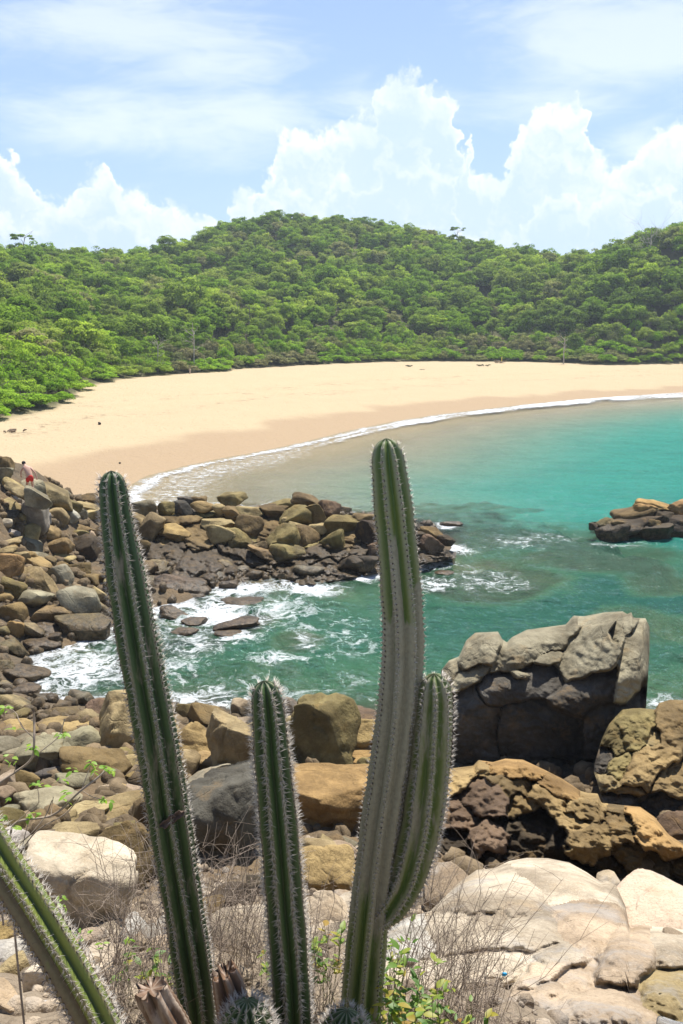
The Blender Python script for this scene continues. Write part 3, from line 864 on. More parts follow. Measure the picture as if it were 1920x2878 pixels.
ROCKS['boulders of the near shore'] = [
    (40, 1984, 96, 68, 'tan', 6), (170, 2002, 96, 48, 'brown', 0), (286, 2002, 78, 60, 'red', 0), (250, 2027, 94, 60, 'tan', 30), (184, 2046, 126, 50, 'ochre', -3), (42, 2049, 102, 58, 'ochre', 8), (343, 2040, 110, 176, 'tan', 18), (357, 2092, 92, 70, 'ochre', 0),
    (222, 2089, 104, 74, 'grey', -6), (150, 2078, 64, 36, 'grey', 0), (125, 2124, 112, 88, 'grey', -6), (62, 2088, 54, 40, 'grey', 0), (14, 2103, 64, 48, 'grey', 0), (54, 2118, 66, 36, 'grey', 0), (142, 2178, 100, 58, 'dgrey', -8), (264, 2154, 150, 92, 'brown', 14), (372, 2150, 78, 60, 'tan', 0),
    (68, 2196, 64, 68, 'brown', 0), (18, 2200, 54, 74, 'pink', 20), (10, 2246, 46, 54, 'pink', 0), (118, 2262, 160, 96, 'grey', -8), (207, 2200, 76, 56, 'grey', 0), (382, 2194, 58, 52, 'ochre', 0), (304, 2221, 44, 40, 'pink', 0), (343, 2231, 58, 40, 'ochre', 0), (389, 2231, 54, 42, 'pink', 0),
    (320, 2276, 140, 60, 'tan', -8), (25, 2288, 46, 42, 'grey', 0), (232, 2292, 106, 56, 'tan', 0), (402, 2288, 54, 86, 'brown', 0),
    (522, 2012, 56, 62, 'tan', 0), (587, 2020, 92, 64, 'brown', 20), (557, 2094, 120, 104, 'ochre', 0), (566, 2147, 74, 54, 'ochre', 0), (665, 2104, 130, 168, 'tan', 4), (657, 2038, 78, 50, 'pink', 0), (683, 2002, 54, 70, 'pink', 0), (817, 2003, 60, 66, 'pink', 0), (905, 2072, 170, 216, 'olive', 6), (908, 1992, 92, 54, 'pink', 6), (822, 2054, 60, 66, 'tan', 0),
    (1017, 2020, 96, 50, 'red', 0), (1017, 2078, 98, 96, 'ochre', 0), (1008, 2146, 84, 60, 'orange', 0), (938, 2258, 236, 174, 'orange', 4), (587, 2198, 112, 64, 'grey', -24), (545, 2241, 70, 52, 'grey', 0), (650, 2310, 254, 256, 'dgrey', -8), (525, 2164, 50, 90, 'tan', 10),
    (460, 2040, 90, 80, 'tan', 0), (460, 2140, 90, 80, 'ochre', 0), (470, 2230, 80, 70, 'grey', 0), (760, 2060, 90, 70, 'tan', 0), (770, 2140, 80, 70, 'brown', 0), (900, 2394, 82, 54, 'tan', 0), (977, 2394, 64, 46, 'pink', 0), (912, 2466, 128, 136, 'ochre', 0), (800, 2400, 90, 70, 'dbrown', 0), (1060, 2200, 110, 110, 'olive', 0), (1100, 2290, 120, 100, 'brown', 0)]  # the dbrown boulder's tone paints the shade of the same hollow
ROCKS['boulders below the left cactus'] = [
    (215, 2520, 270, 280, 'pale', 12), (180, 2390, 160, 66, 'grey', -8), (285, 2402, 84, 60, 'grey', 18), (70, 2392, 90, 70, 'grey', -20), (30, 2360, 90, 66, 'white', 10), (165, 2535, 100, 110, 'tan', 0), (205, 2354, 130, 66, 'tan', -6), (335, 2420, 156, 226, 'brown', 6), (35, 2744, 96, 106, 'tan', 20), (10, 2815, 90, 120, 'pink', 0), (20, 2644, 76, 96, 'ochre', 0), (5, 2550, 56, 46, 'ochre', 0), (305, 2690, 120, 52, 'pale', 0), (95, 2872, 190, 60, 'white', 0), (925, 2572, 120, 86, 'pale', 0), (905, 2640, 110, 96, 'pale', 8), (430, 2440, 110, 110, 'dbrown', 0), (560, 2560, 120, 80, 'brown', 0), (650, 2520, 110, 80, 'dbrown', 0), (760, 2500, 110, 90, 'dbrown', 0)]  # dbrown boulders: shade of the hollow behind the brush painted into their tone
ROCKS['pale weathered boulders of the lower slope'] = [
    (1262, 2494, 140, 112, 'pink', -14), (1862, 2560, 270, 200, 'pink', 6), (1766, 2536, 34, 56, 'grey', 0), (1712, 2484, 60, 80, 'pink', 20), (1910, 2700, 110, 160, 'pink', 10), (1458, 2860, 82, 62, 'pink', 0), (1560, 2872, 130, 56, 'pale', 0), (1640, 2876, 70, 46, 'pale', 0), (1060, 2690, 120, 90, 'pale', 0), (1400, 2872, 60, 40, 'pink', 0), (1000, 2780, 110, 80, 'pale', 0)]

GRP_PLACE = {'boulders of the left shore': 'on the left shore', 'boulders piled on the rocky point': 'on the rocky point', 'low wave-washed rocks in the cove': 'washed by foam in the cove', 'boulders of the near shore': 'on the near shore', 'boulders below the left cactus': 'on the near slope', 'pale weathered boulders of the lower slope': 'on the lower slope'}
LANDMARKS = [(75, 1330, 'the man in red shorts'), (199, 1456, 'the round white stone'), (290, 1480, 'the tip of the tall left cactus'), (400, 1750, 'the middle of the tall left cactus'), (470, 2200, 'the lower tall left cactus'), (740, 1960, 'the tip of the short middle cactus'), (800, 2300, 'the short middle cactus'),
             (1090, 1500, 'the tall spotted cactus'), (1060, 2150, 'the lower tall spotted cactus'), (1500, 1950, 'the big grey sea rock'), (596, 1600, 'the dark slab of the point'), (655, 1405, 'the dark dome of the point'), (830, 1990, 'the cove water'), (215, 2520, 'the large pale boulder'), (650, 2310, 'the large dark grey boulder'), (938, 2258, 'the large orange brown boulder'),
             (232, 1766, 'the olive boulder at the foam edge'), (28, 1598, 'the orange boulder at the shore'), (114, 1642, 'the long slanting tan slab'), (1430, 2600, 'the great pale dome'), (1685, 2822, 'the flat slab at the bottom corner'), (100, 2700, 'the leaning cactus'), (1230, 1530, 'the tip of the rocky point'), (343, 2040, 'the upright tan slab'), (180, 2200, 'the leafy branch')]
label_seen = {}
ORD = ['', 'second ', 'third ', 'fourth ', 'fifth ', 'sixth ', 'seventh ', 'eighth ']
def rel(cx, cy, w, h, skip=None):
    best = None
    for (lx, ly, nm) in LANDMARKS:
        d = math.hypot(cx - lx, (cy - ly) * 1.1)
        if d > 14 and (best is None or d < best[0]):
            best = (d, lx, ly, nm)
    d, lx, ly, nm = best
    dx, dy = cx - lx, cy - ly
    far = 'just ' if d < 75 else ('' if d < 150 else 'well ')
    if abs(dy) > abs(dx) * 1.5:
        s = 'below' if dy > 0 else 'above'
    elif abs(dx) > abs(dy) * 1.5:
        s = 'right of' if dx > 0 else 'left of'
    else:
        s = ('lower' if dy > 0 else 'upper') + (' right of' if dx > 0 else ' left of')
    return f'{far}{s} {nm}'
def describe(cx, cy, w, h, tone, tilt, noun):
    size = 'small' if w * h < 1900 else ('mid-sized' if w * h < 4500 else ('large' if w * h < 16000 else 'huge'))
    shape = 'flat' if w > 1.9 * h else ('upright' if h > 1.2 * w else ('slanting' if abs(tilt) >= 15 else ('rounded' if w * h < 3200 else 'blocky')))
    return f'{size} {shape} {TONE[tone][1]} {noun} {rel(cx, cy, w, h)}'

rock_rows = []
PT_Y = lambda cy, h: 43.6 + (1640 - (cy + 0.3 * h)) / 240 * 9.5
for grp, rows in ROCKS.items():
    for k_, (cx, cy, w, h, tone, tilt) in enumerate(rows):
        if grp == 'boulders piled on the rocky point' and (w > 100 or (k_ % 3 == 1 and cy > 1470)):
            continue
        kw = {}
        nm = 'boulder'
        if 'shore' in grp or 'left cactus' in grp:
            w, h = (w * 1.22, h * 1.22) if 'near' in grp and w < 170 else (w * 1.12, h * 1.12)
        if grp == 'boulders piled on the rocky point':
            w, h = w * 1.12, h * 1.12
            tone = {'olive': 'brown', 'grey': 'olive'}.get(tone, tone) if k_ % 2 else tone
            kw = dict(Y=PT_Y(cy, h), strata=0.5 if tone in ('dbrown', 'red') else 0, crack=0.8 if w > 100 else 0, rough=0.07)
        elif grp.startswith('low wave'):
            c0 = at_z(cx, cy + 0.25 * h, 0.0)
            kw = dict(Y=c0[1], rough=0.12, boxy=0.1, cuts=4)
        elif grp.startswith('pale'):
            kw = dict(Y=float(np.interp(cy, [2480, 2560, 2700, 2880], [9.8, 8.1, 6.6, 5.3])), mat=M_PALE, boxy=0.0, cuts=2 if w > 150 else 5, rough=0.045, lump=0.14, crack=0.30 if w > 150 else 0, dep=max(w, h) * 1.5)
        elif grp.startswith('boulders below') or grp.startswith('boulders of the near'):
            kw = dict(crack=0.5 if w > 120 else 0, strata=0.5 if tone in ('ochre', 'orange', 'red') and w < 130 else 0)
            if tone == 'ochre' and w < 130:
                kw['rough'] = 0.11
        o = put_rock(cx, cy, w, h, tone, tilt, ymax=58, **kw)
        rock_rows.append([o, cx, cy, w, h, tone, tilt, grp, describe(cx, cy, w, h, tone, tilt, 'boulder' if w * h > 1500 else 'stone')])
from collections import defaultdict
same = defaultdict(list)
for row in rock_rows:
    same[row[8]].append(row)
for lab, rows in same.items():
    rows.sort(key=lambda r_: r_[1])
    for i, row in enumerate(rows):
        l2 = lab
        if len(rows) == 2:
            l2 = lab + (', the left one' if i == 0 else ', the right one')
        elif len(rows) > 2:
            l2 = lab + f', {ORD[i]}from the left' if i else lab + ', the leftmost'
        l2 = l2.replace('just ', '').replace('well ', '') if len(l2.split()) > 16 else l2
        tag(row[0], l2, 'boulder', row[7])

for (x, y, w, h, tn_, ti, Y_, lab) in [(60, 1386, 96, 46, 'tan', 22, 43.9, 'tan slab in front of the legs of the man in red shorts'), (108, 1400, 76, 50, 'grey', 25, 43.6, 'grey slanting block just below the man in red shorts')]:
    tag(put_rock(x, y, w, h, tn_, ti, Y=Y_), lab, 'boulder', 'boulders of the left shore')
# ------------------------------------------------------------------ fractured bedrock: solid masses split into the blocks one can tell apart
def outcrop(name, loc, label, cat):
    return empty(name, loc, label, cat)
def bedrock(root, top, bot, blocks, Yf, thick, seed, mat, bulge=0.30, groove=0.16, nx=150, ny=110, rough=0.05, edge=0.10, warp=10.0, jut=0.2, lean=0.5, soft=0.0, fine=1.0, tiltk=0.24, crackp=0.5, ridge=0.25, tau=0.03):
    """top and bot: the outline, photo pixels; blocks: (x, y, w, h, tone, tilt, jut). Yf(x, y) gives the distance of the face."""
    r = np.random.default_rng(seed)
    top, bot = np.array(top, float), np.array(bot, float)
    u = np.linspace(0, 1, nx)
    w = np.linspace(0, 1, ny)
    X = top[0, 0] + (top[-1, 0] - top[0, 0]) * u
    yt, yb = np.interp(X, top[:, 0], top[:, 1]), np.interp(X, bot[:, 0], bot[:, 1])
    sx = np.repeat(X[:, None], ny, 1)
    sy = yt[:, None] + (yb - yt)[:, None] * w[None, :]
    fx, fy = sx.ravel(), sy.ravel()
    qn = np.column_stack([fx / 70, fy / 70, np.full(fx.size, seed * 1.3)])
    gx = fx + warp * fbm(qn, 3)
    gy = fy + warp * fbm(qn + 31, 3)
    D = np.empty((len(blocks), fx.size))
    LV = np.empty_like(D)
    for k, (bx, by, bw, bh, tone, tilt, j) in enumerate(blocks):
        c_, s_ = math.cos(R(tilt)), math.sin(R(tilt))
        du, dv = gx - bx, gy - by
        lu, lv = (du * c_ + dv * s_) / (bw / 2), (-du * s_ + dv * c_) / (bh / 2)
        D[k] = (np.abs(lu) ** 2.6 + np.abs(lv) ** 2.6) ** (1 / 2.6)
        LV[k] = lv
    idx = np.argmin(D, 0)
    ds = np.sort(D, 0)
    B = np.array([[b_[0], b_[1], b_[2], b_[3], b_[6]] for b_ in blocks], float)
    sz = np.sqrt(B[:, 2] * B[:, 3])
    gap = (ds[1] - ds[0]) * sz[idx] * 0.5
    m0 = mpp(at_y(fx.mean(), fy.mean(), float(np.mean(Yf(fx, fy)))))
    szm = sz[idx] * m0
    tn, tm = r.normal(size=len(blocks)) * tiltk, r.normal(size=len(blocks)) * tiltk * 0.8
    Q = np.clip(D, 0, 1.3)
    OFF = bulge * (sz * m0)[:, None] * (1 - Q ** 2) * 0.5 + jut * B[:, 4][:, None] - lean * 0.3 * (sz * m0)[:, None] * np.clip(-LV, -0.2, 1.2) ** 2 * np.sign(-LV)
    OFF = OFF + (tn[:, None] * (gx[None] - B[:, 0][:, None]) + tm[:, None] * (gy[None] - B[:, 1][:, None])) * m0
    Wt = np.exp(-(D - ds[0][None]) / tau)
    off = (OFF * Wt).sum(0) / Wt.sum(0)
    gw = 4.5 * (1 + soft)
    i2 = np.argsort(D, 0)[1]
    pair = np.minimum(idx, i2) * 131 + np.maximum(idx, i2)
    open_ = ((pair * 7919) % 97 / 97.0 < crackp) * (0.4 + 0.9 * ((pair * 104729) % 89 / 89.0))
    off = off - groove * open_ * (1 - sstep(0, gw, gap)) * np.minimum(1, szm)
    rid = 0.5 - np.abs(fbm(np.column_stack([fx / 60 + fy / 140, fy / 38 - fx / 120, np.full(fx.size, seed * 4.1)]), 4))
    off = off + ridge * (0.35 - rid)
    off = off + rough * fbm(np.column_stack([fx / 45, fy / 45, np.full(fx.size, seed * 2.1)]), 5) + fine * rough * 0.4 * fbm(np.column_stack([fx / 11, fy / 11, np.full(fx.size, seed * 2.9)]), 3)
    U, W = np.repeat(u, ny), np.tile(w, nx)
    e = np.minimum(np.minimum(U, 1 - U) * 1.3, np.minimum(W, (1 - W) * 3)) / edge
    f = np.sqrt(np.clip(1 - (1 - np.clip(e, 0, 1)) ** 2, 0, 1))
    Yc = Yf(fx, fy)
    Yfr = Yc - off * f - thick * 0.25 * f
    Ybk = Yc + thick * f + 0.02
    d = FWD[None] + RIGHT[None] * ((fx - PW / 2) / FOC)[:, None] - UP[None] * ((fy - PH / 2) / FOC)[:, None]
    Vf = CAM + d * (Yfr / d[:, 1])[:, None]
    Vb = CAM + d * ((Yc + thick * f) / d[:, 1])[:, None]
    o0 = np.array(root.location)
    i, j_ = np.meshgrid(np.arange(nx - 1), np.arange(ny - 1), indexing='ij')
    v = (i * ny + j_).ravel()
    F = np.stack([v, v + 1, v + ny + 1, v + ny], -1)
    fid = np.array([np.bincount(row, minlength=1).argmax() for row in idx[F]])
    for k, b_ in enumerate(blocks):
        Fk = F[fid == k]
        if len(Fk) < 4:
            continue
        un, inv = np.unique(Fk, return_inverse=True)
        o = link('block', mesh_np('block', Vf[un] - o0, inv.reshape(Fk.shape), True, mat), root)
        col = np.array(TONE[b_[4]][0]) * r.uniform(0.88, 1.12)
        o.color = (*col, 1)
    o = link('core', mesh_np('core', Vb - o0, F[:, ::-1], True, mat), root)
    o.color = (*TONE[blocks[0][4]][0], 1)

GY = march(1440, 2150)[1] + 0.3
big = outcrop('sea_rock', at_y(1500, 2090, GY), 'big grey cracked rock rising out of the green water right of the cacti', 'rock')
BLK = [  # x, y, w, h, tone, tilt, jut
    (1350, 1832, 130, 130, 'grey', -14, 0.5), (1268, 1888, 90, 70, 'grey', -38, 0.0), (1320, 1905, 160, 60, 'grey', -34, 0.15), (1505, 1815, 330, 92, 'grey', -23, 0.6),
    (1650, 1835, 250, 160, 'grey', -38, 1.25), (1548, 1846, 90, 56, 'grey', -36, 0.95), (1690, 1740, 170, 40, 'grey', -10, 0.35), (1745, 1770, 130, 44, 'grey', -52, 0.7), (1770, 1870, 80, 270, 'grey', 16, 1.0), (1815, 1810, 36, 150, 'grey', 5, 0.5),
    (1470, 1905, 110, 50, 'grey', 12, 0.9), (1455, 1930, 330, 110, 'dgrey', -14, 0.1), (1655, 1945, 250, 120, 'dgrey', -24, 0.75), (1330, 2040, 170, 280, 'dgrey', 6, -0.1), (1520, 2060, 290, 190, 'dgrey', 10, 0.25), (1740, 2060, 240, 190, 'dgrey', -10, 0.35), (1600, 2170, 300, 90, 'dgrey', 0, -0.1)]  # dgrey blocks: shade on the rock's lower front put into the tone
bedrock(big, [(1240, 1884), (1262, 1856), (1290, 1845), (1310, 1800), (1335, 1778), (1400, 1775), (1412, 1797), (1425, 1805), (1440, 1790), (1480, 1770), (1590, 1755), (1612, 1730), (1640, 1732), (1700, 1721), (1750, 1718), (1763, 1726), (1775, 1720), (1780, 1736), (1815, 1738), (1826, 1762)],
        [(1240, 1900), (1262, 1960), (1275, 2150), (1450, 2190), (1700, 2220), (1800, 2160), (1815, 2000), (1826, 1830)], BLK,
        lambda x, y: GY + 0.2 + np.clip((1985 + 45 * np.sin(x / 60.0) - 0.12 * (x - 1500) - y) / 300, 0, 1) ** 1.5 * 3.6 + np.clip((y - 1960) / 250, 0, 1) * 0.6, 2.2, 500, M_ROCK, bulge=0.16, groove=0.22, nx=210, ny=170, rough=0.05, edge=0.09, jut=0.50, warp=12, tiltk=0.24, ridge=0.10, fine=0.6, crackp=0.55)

FY = march(1800, 2260)[1]
low = outcrop('fractured_ledge', at_y(1800, 2120, FY), 'tan fractured rock ledge with a triangular face below the big grey rock', 'rock')
bedrock(low, [(1670, 2150), (1690, 2080), (1712, 2035), (1750, 1992), (1800, 1990), (1842, 1994), (1852, 1976), (1885, 1966), (2010, 1972)],
        [(1670, 2170), (1700, 2270), (1800, 2300), (2010, 2320)],
        [(1800, 2040), (1715, 2070)] and [(1800, 2042, 110, 110, 'olive', -20, 0.3), (1715, 2075, 90, 70, 'olive', 20, 0.1), (1905, 2045, 120, 150, 'brown', 0, 0.3), (1990, 2060, 120, 180, 'brown', 0, 0.3), (1840, 2065, 60, 70, 'tan', 0, 0.0), (1830, 2160, 190, 120, 'ochre', -34, 1.0), (1905, 2200, 190, 130, 'brown', 14, 0.5), (1745, 2150, 90, 60, 'olive', -34, 0.4), (1700, 2200, 90, 50, 'tan', -14, 0.5), (1780, 2215, 90, 40, 'ochre', 6, 0.8), (1860, 2260, 190, 70, 'dgrey', 0, 0.2), (1985, 2190, 120, 160, 'brown', 0, 0.3), (1730, 2250, 120, 60, 'dgrey', 0, 0.2), (1690, 2140, 50, 70, 'dgrey', 0, -0.4)],
        lambda x, y: FY + np.clip((2200 - y) / 230, 0, 1) * 2.4 - np.clip((y - 2200) / 120, 0, 1) * 0.3, 1.6, 540, M_ROCK, bulge=0.14, groove=0.25, nx=130, ny=120, rough=0.08, edge=0.08, jut=0.45, warp=20, ridge=0.15, tiltk=0.3, fine=0.6)
OY = march(1560, 2470)[1]
led = outcrop('orange_ledge', at_y(1560, 2330, OY), 'orange brown ledge of broken rock between the big grey rock and the pale boulders', 'rock')
OBL = [(1450, 2160, 200, 56, 'orange', 10, 0.5), (1365, 2155, 60, 50, 'ochre', 0, 0.4), (1575, 2212, 150, 60, 'orange', 26, 0.6), (1663, 2242, 50, 46, 'ochre', 10, 0.4), (1540, 2245, 130, 70, 'ochre', 20, 0.5), (1640, 2275, 110, 50, 'ochre', 10, 0.9), (1610, 2310, 90, 60, 'ochre', 24, 0.6), (1655, 2372, 150, 110, 'ochre', 6, 1.2), (1845, 2345, 250, 100, 'orange', 38, 1.3), (1752, 2330, 80, 110, 'brown', 16, 0.9), (1740, 2280, 70, 40, 'brown', 0, 0.5), (1350, 2240, 170, 90, 'red', 16, 0.5), (1450, 2215, 150, 60, 'brown', 0, 0.3), (1470, 2260, 120, 60, 'brown', 10, 0.0), (1388, 2360, 110, 80, 'red', -14, 0.8), (1280, 2200, 110, 80, 'ochre', 0, 0.4), (1290, 2290, 120, 90, 'red', 0, 0.3), (1500, 2340, 130, 120, 'dbrown', 0, -0.9), (1570, 2390, 80, 150, 'dbrown', 0, -0.7), (1780, 2410, 120, 80, 'brown', 30, 0.6), (1720, 2430, 90, 70, 'dbrown', 0, 0.1), (1850, 2440, 110, 60, 'brown', 20, 0.4), (1920, 2430, 100, 70, 'brown', 0, 0.5), (1480, 2440, 150, 90, 'dbrown', 0, -0.4), (1330, 2440, 150, 100, 'dbrown', 0, -0.2), (1250, 2380, 100, 110, 'dbrown', 0, 0.0), (1620, 2460, 130, 70, 'dbrown', 0, -0.3), (1800, 2490, 170, 60, 'dgrey', 0, -0.2), (1960, 2360, 120, 90, 'orange', 30, 0.8), (1430, 2310, 90, 50, 'dbrown', 0, -0.5), (1250, 2300, 80, 80, 'red', 0, 0.2)]
bedrock(led, [(1190, 2190), (1225, 2165), (1330, 2152), (1345, 2136), (1385, 2142), (1420, 2132), (1470, 2135), (1530, 2163), (1580, 2188), (1630, 2222), (1650, 2228), (1680, 2230), (1690, 2256), (1740, 2262), (1800, 2268), (1840, 2296), (1880, 2346), (1940, 2385), (2010, 2420)],
        [(1190, 2400), (1250, 2560), (1500, 2580), (1700, 2580), (1900, 2600), (2010, 2560)], OBL,
        lambda x, y: OY + np.clip((2380 - y) / 260, 0, 1) * 2.6 - np.clip((y - 2420) / 150, 0, 1) * 0.4, 1.6, 580, M_ROCK, bulge=0.20, groove=0.3, nx=200, ny=140, rough=0.10, edge=0.07, jut=0.5, warp=24, ridge=0.17, tiltk=0.34, crackp=0.7, fine=0.7)
o = put_rock(1897, 2315, 120, 84, 'red', 0, Y=OY + 2.6, crack=0.6, rough=0.1, seed=598)
tag(o, 'purplish red rock at the right edge above the orange ledge', 'boulder')
PBL = [(1580, 2480, 330, 150, 'pale', 10, 0.35), (1420, 2520, 330, 160, 'pale', -10, 0.45), (1480, 2620, 260, 130, 'pale', -6, 0.55), (1360, 2600, 200, 120, 'pale', -20, 0.3), (1640, 2590, 200, 170, 'pink', 8, 0.5), (1270, 2620, 190, 130, 'pale', -24, 0.05), (1380, 2720, 260, 110, 'pale', -14, 0.2), (1560, 2680, 150, 60, 'pale', -12, 0.5), (1545, 2735, 180, 70, 'pink', -18, 0.75), (1500, 2800, 210, 60, 'pink', -16, 0.7), (1620, 2755, 130, 90, 'pink', 20, 0.35), (1680, 2830, 300, 130, 'pink', 4, 0.55), (1240, 2740, 220, 110, 'pale', -10, -0.1), (1760, 2690, 150, 170, 'pink', 16, 0.9), (1160, 2650, 150, 130, 'white', -10, 0.0), (1330, 2830, 220, 100, 'pale', 0, 0.0), (1860, 2790, 150, 130, 'tan', 0, 0.4), (1090, 2760, 140, 120, 'pale', 0, -0.1), (1880, 2650, 100, 120, 'pale', 0, 0.5), (1480, 2880, 160, 60, 'pale', 0, 0.2)]
pal = outcrop('pale_outcrop', at_y(1500, 2700, 7.0), 'great smooth pale dome of weathered granite filling the lower right corner', 'rock')
bedrock(pal, [(1020, 2700), (1080, 2620), (1140, 2580), (1210, 2560), (1240, 2530), (1290, 2480), (1340, 2445), (1390, 2440), (1430, 2420), (1480, 2411), (1540, 2412), (1600, 2424), (1650, 2452), (1690, 2480), (1705, 2474), (1735, 2490), (1758, 2545), (1770, 2610), (1800, 2600), (1900, 2610), (1990, 2620)],
        [(1020, 2960), (1300, 3050), (1990, 3080)], PBL,
        lambda x, y: np.interp(y, [2400, 2560, 2700, 2880, 3100], [10.4, 8.3, 6.9, 5.6, 4.5]), 2.5, 700, M_PALE, bulge=0.75, groove=0.06, nx=180, ny=150, rough=0.035, edge=0.10, jut=0.40, lean=0.35, soft=2.0, warp=16, fine=0.5, tiltk=0.06, crackp=0.25, ridge=0.05, tau=0.07)
# bedrock of the rocky point under its boulders
pt = outcrop('rocky_point', at_y(750, 1600, 45.5), 'dark jagged bedrock of the point reaching into the cove behind the left cactus', 'rock')
bedrock(pt, [(300, 1520), (360, 1470), (480, 1440), (600, 1436), (700, 1440), (830, 1448), (900, 1450), (960, 1470), (1060, 1492), (1120, 1510), (1200, 1528), (1282, 1552)],
        [(300, 1625), (420, 1652), (600, 1662), (750, 1655), (900, 1644), (1060, 1612), (1180, 1588), (1282, 1568)],
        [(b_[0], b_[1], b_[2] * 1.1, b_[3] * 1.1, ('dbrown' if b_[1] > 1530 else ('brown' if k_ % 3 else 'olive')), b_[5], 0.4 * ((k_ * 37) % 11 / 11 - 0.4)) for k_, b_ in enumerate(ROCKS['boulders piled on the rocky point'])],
        lambda x, y: 44.6 + (1640 - y) / 240 * 9.5, 3.0, 720, M_ROCK, bulge=0.35, groove=0.3, nx=260, ny=90, rough=0.22, edge=0.06, jut=0.8, warp=14, ridge=0.7, crackp=0.6)
# islet at the right
IY = at_z(1800, 1528, 0)[1] + 0.7
isl = outcrop('rocky_islet', at_y(1800, 1480, IY), 'dark rocky islet with an orange capstone in the turquoise water at the right edge', 'rock')
for k, (x, y, w, h, tone, tilt, dy) in enumerate([(1768, 1490, 170, 90, 'dbrown', -8, 0.6), (1720, 1500, 90, 66, 'dbrown', -10, 0.2), (1790, 1450, 120, 60, 'brown', -18, 1.4), (1836, 1423, 104, 40, 'orange', 10, 2.0), (1812, 1430, 60, 34, 'orange', 6, 1.6), (1669, 1480, 24, 24, 'dbrown', 0, 0.3), (1900, 1492, 130, 90, 'dbrown', 0, 0.5), (1912, 1436, 74, 60, 'orange', -10, 1.8), (1880, 1462, 90, 60, 'dbrown', 0, 1.2), (1840, 1500, 90, 66, 'dbrown', 0, 0.0), (1838, 1476, 40, 34, 'brown', 10, 0.3), (1738, 1470, 40, 26, 'brown', -20, 0.5), (1990, 1470, 140, 130, 'brown', 0, 0.8), (1700, 1472, 50, 36, 'olive', -20, 0.8)]):
    put_rock(x, y, w, h, tone, tilt, Y=IY, dy=dy, boxy=0.45, cuts=8, rough=0.08, crack=0.6, strata=0.3, name='block', parent=isl, seed=640 + k, sub=4)

# ------------------------------------------------------------------ stones between them: individuals first, rubble after
PROTO = [mesh_np('stone_shape', *rock_shape(900 + k, 3, float(rng.uniform(0.4, 1.0)), int(rng.integers(8, 14)), 0.045), True, M_ROCK) for k in range(14)]
PROTO_P = []
for me in PROTO:
    m2 = me.copy()
    m2.materials.clear()
    m2.materials.append(M_PALE)
    PROTO_P.append(m2)
cand = []
tries = rng.uniform(0, 1, (9000, 3))
azs = (tries[:, 0] - 0.5) * 2 * 25
rs = 4.5 + (62 - 4.5) * tries[:, 1] ** 0.9
XY = np.column_stack([rs * np.sin(np.radians(azs)), rs * np.cos(np.radians(azs))])
zz, sb_, sn_, t_, rm_, zb_, zn_ = ground(XY, True)
okm = (sn_ > 0.1) & (zn_ > zb_ - 0.1)
used = [(x, y, r_) for x, y, r_ in rock_used]
ua = np.array(used)
n_ind = 0
IND_MAX = 240
for i in np.nonzero(okm)[0]:
    if n_ind >= IND_MAX:
        break
    x, y = XY[i]
    size = (0.26 + 0.75 * tries[i, 2] ** 3 + 0.010 * y) * (1.0 if y > 11 else 0.75)
    d = np.hypot(ua[:, 0] - x, ua[:, 1] - y) - ua[:, 2] * 0.75
    if d.min() < size * (0.9 if 14 < y < 30 else 0.56):
        continue
    q = np.array([x, y, zz[i]]) - CAM
    px = PW / 2 + FOC * (q @ RIGHT) / (q @ FWD)
    py = PH / 2 - FOC * (q @ UP) / (q @ FWD)
    if not (-20 < px < PW + 20 and py < PH + 30) or (px < 170 and py < 1300 + px * 0.85) or (px > 1020 and py > 2120) or (1230 < px < 1840 and py > 1700) or (360 < px < 880 and 2330 < py < 2640):
        continue
    ua = np.vstack([ua, [x, y, size / 2]])
    pale = zz[i] > 4.8
    tone = ['pale', 'pink', 'white'][n_ind % 3] if pale else ['tan', 'grey', 'ochre', 'brown', 'grey', 'tan', 'olive'][int(rng.integers(7))]
    o = link('stone', (PROTO_P if pale else PROTO)[int(rng.integers(14))], None, (x, y, zz[i] + size * 0.12))
    o.scale = size * rng.uniform(0.8, 1.3), size * rng.uniform(0.8, 1.2), size * rng.uniform(0.55, 0.9)
    o.rotation_euler = rng.uniform(-0.3, 0.3), rng.uniform(-0.3, 0.3), rng.uniform(0, 6.3)
    o.color = (*(np.array(TONE[tone][0]) * rng.uniform(0.85, 1.15)), 1)
    wpx = size / mpp(np.array([x, y, zz[i]]))
    same['s' + describe(px, py, wpx, wpx * .7, tone, 0, 'stone')].append([o, px, py])
    n_ind += 1
for lab, rows in list(same.items()):
    if lab[0] != 's' or not isinstance(rows[0], list) or len(rows[0]) != 3:
        continue
    rows.sort(key=lambda r_: r_[1])
    for i, row in enumerate(rows):
        l2 = lab[1:] + ' filling a gap'
        if len(rows) > 1:
            l2 = lab[1:] + (f', {ORD[min(i, 7)]}from the left' if i else ', leftmost')
        l2 = ' '.join(l2.replace('just ', '').split()[:16]) if len(l2.split()) > 16 else l2
        tag(row[0], l2, 'stone', 'stones filling the gaps between boulders')
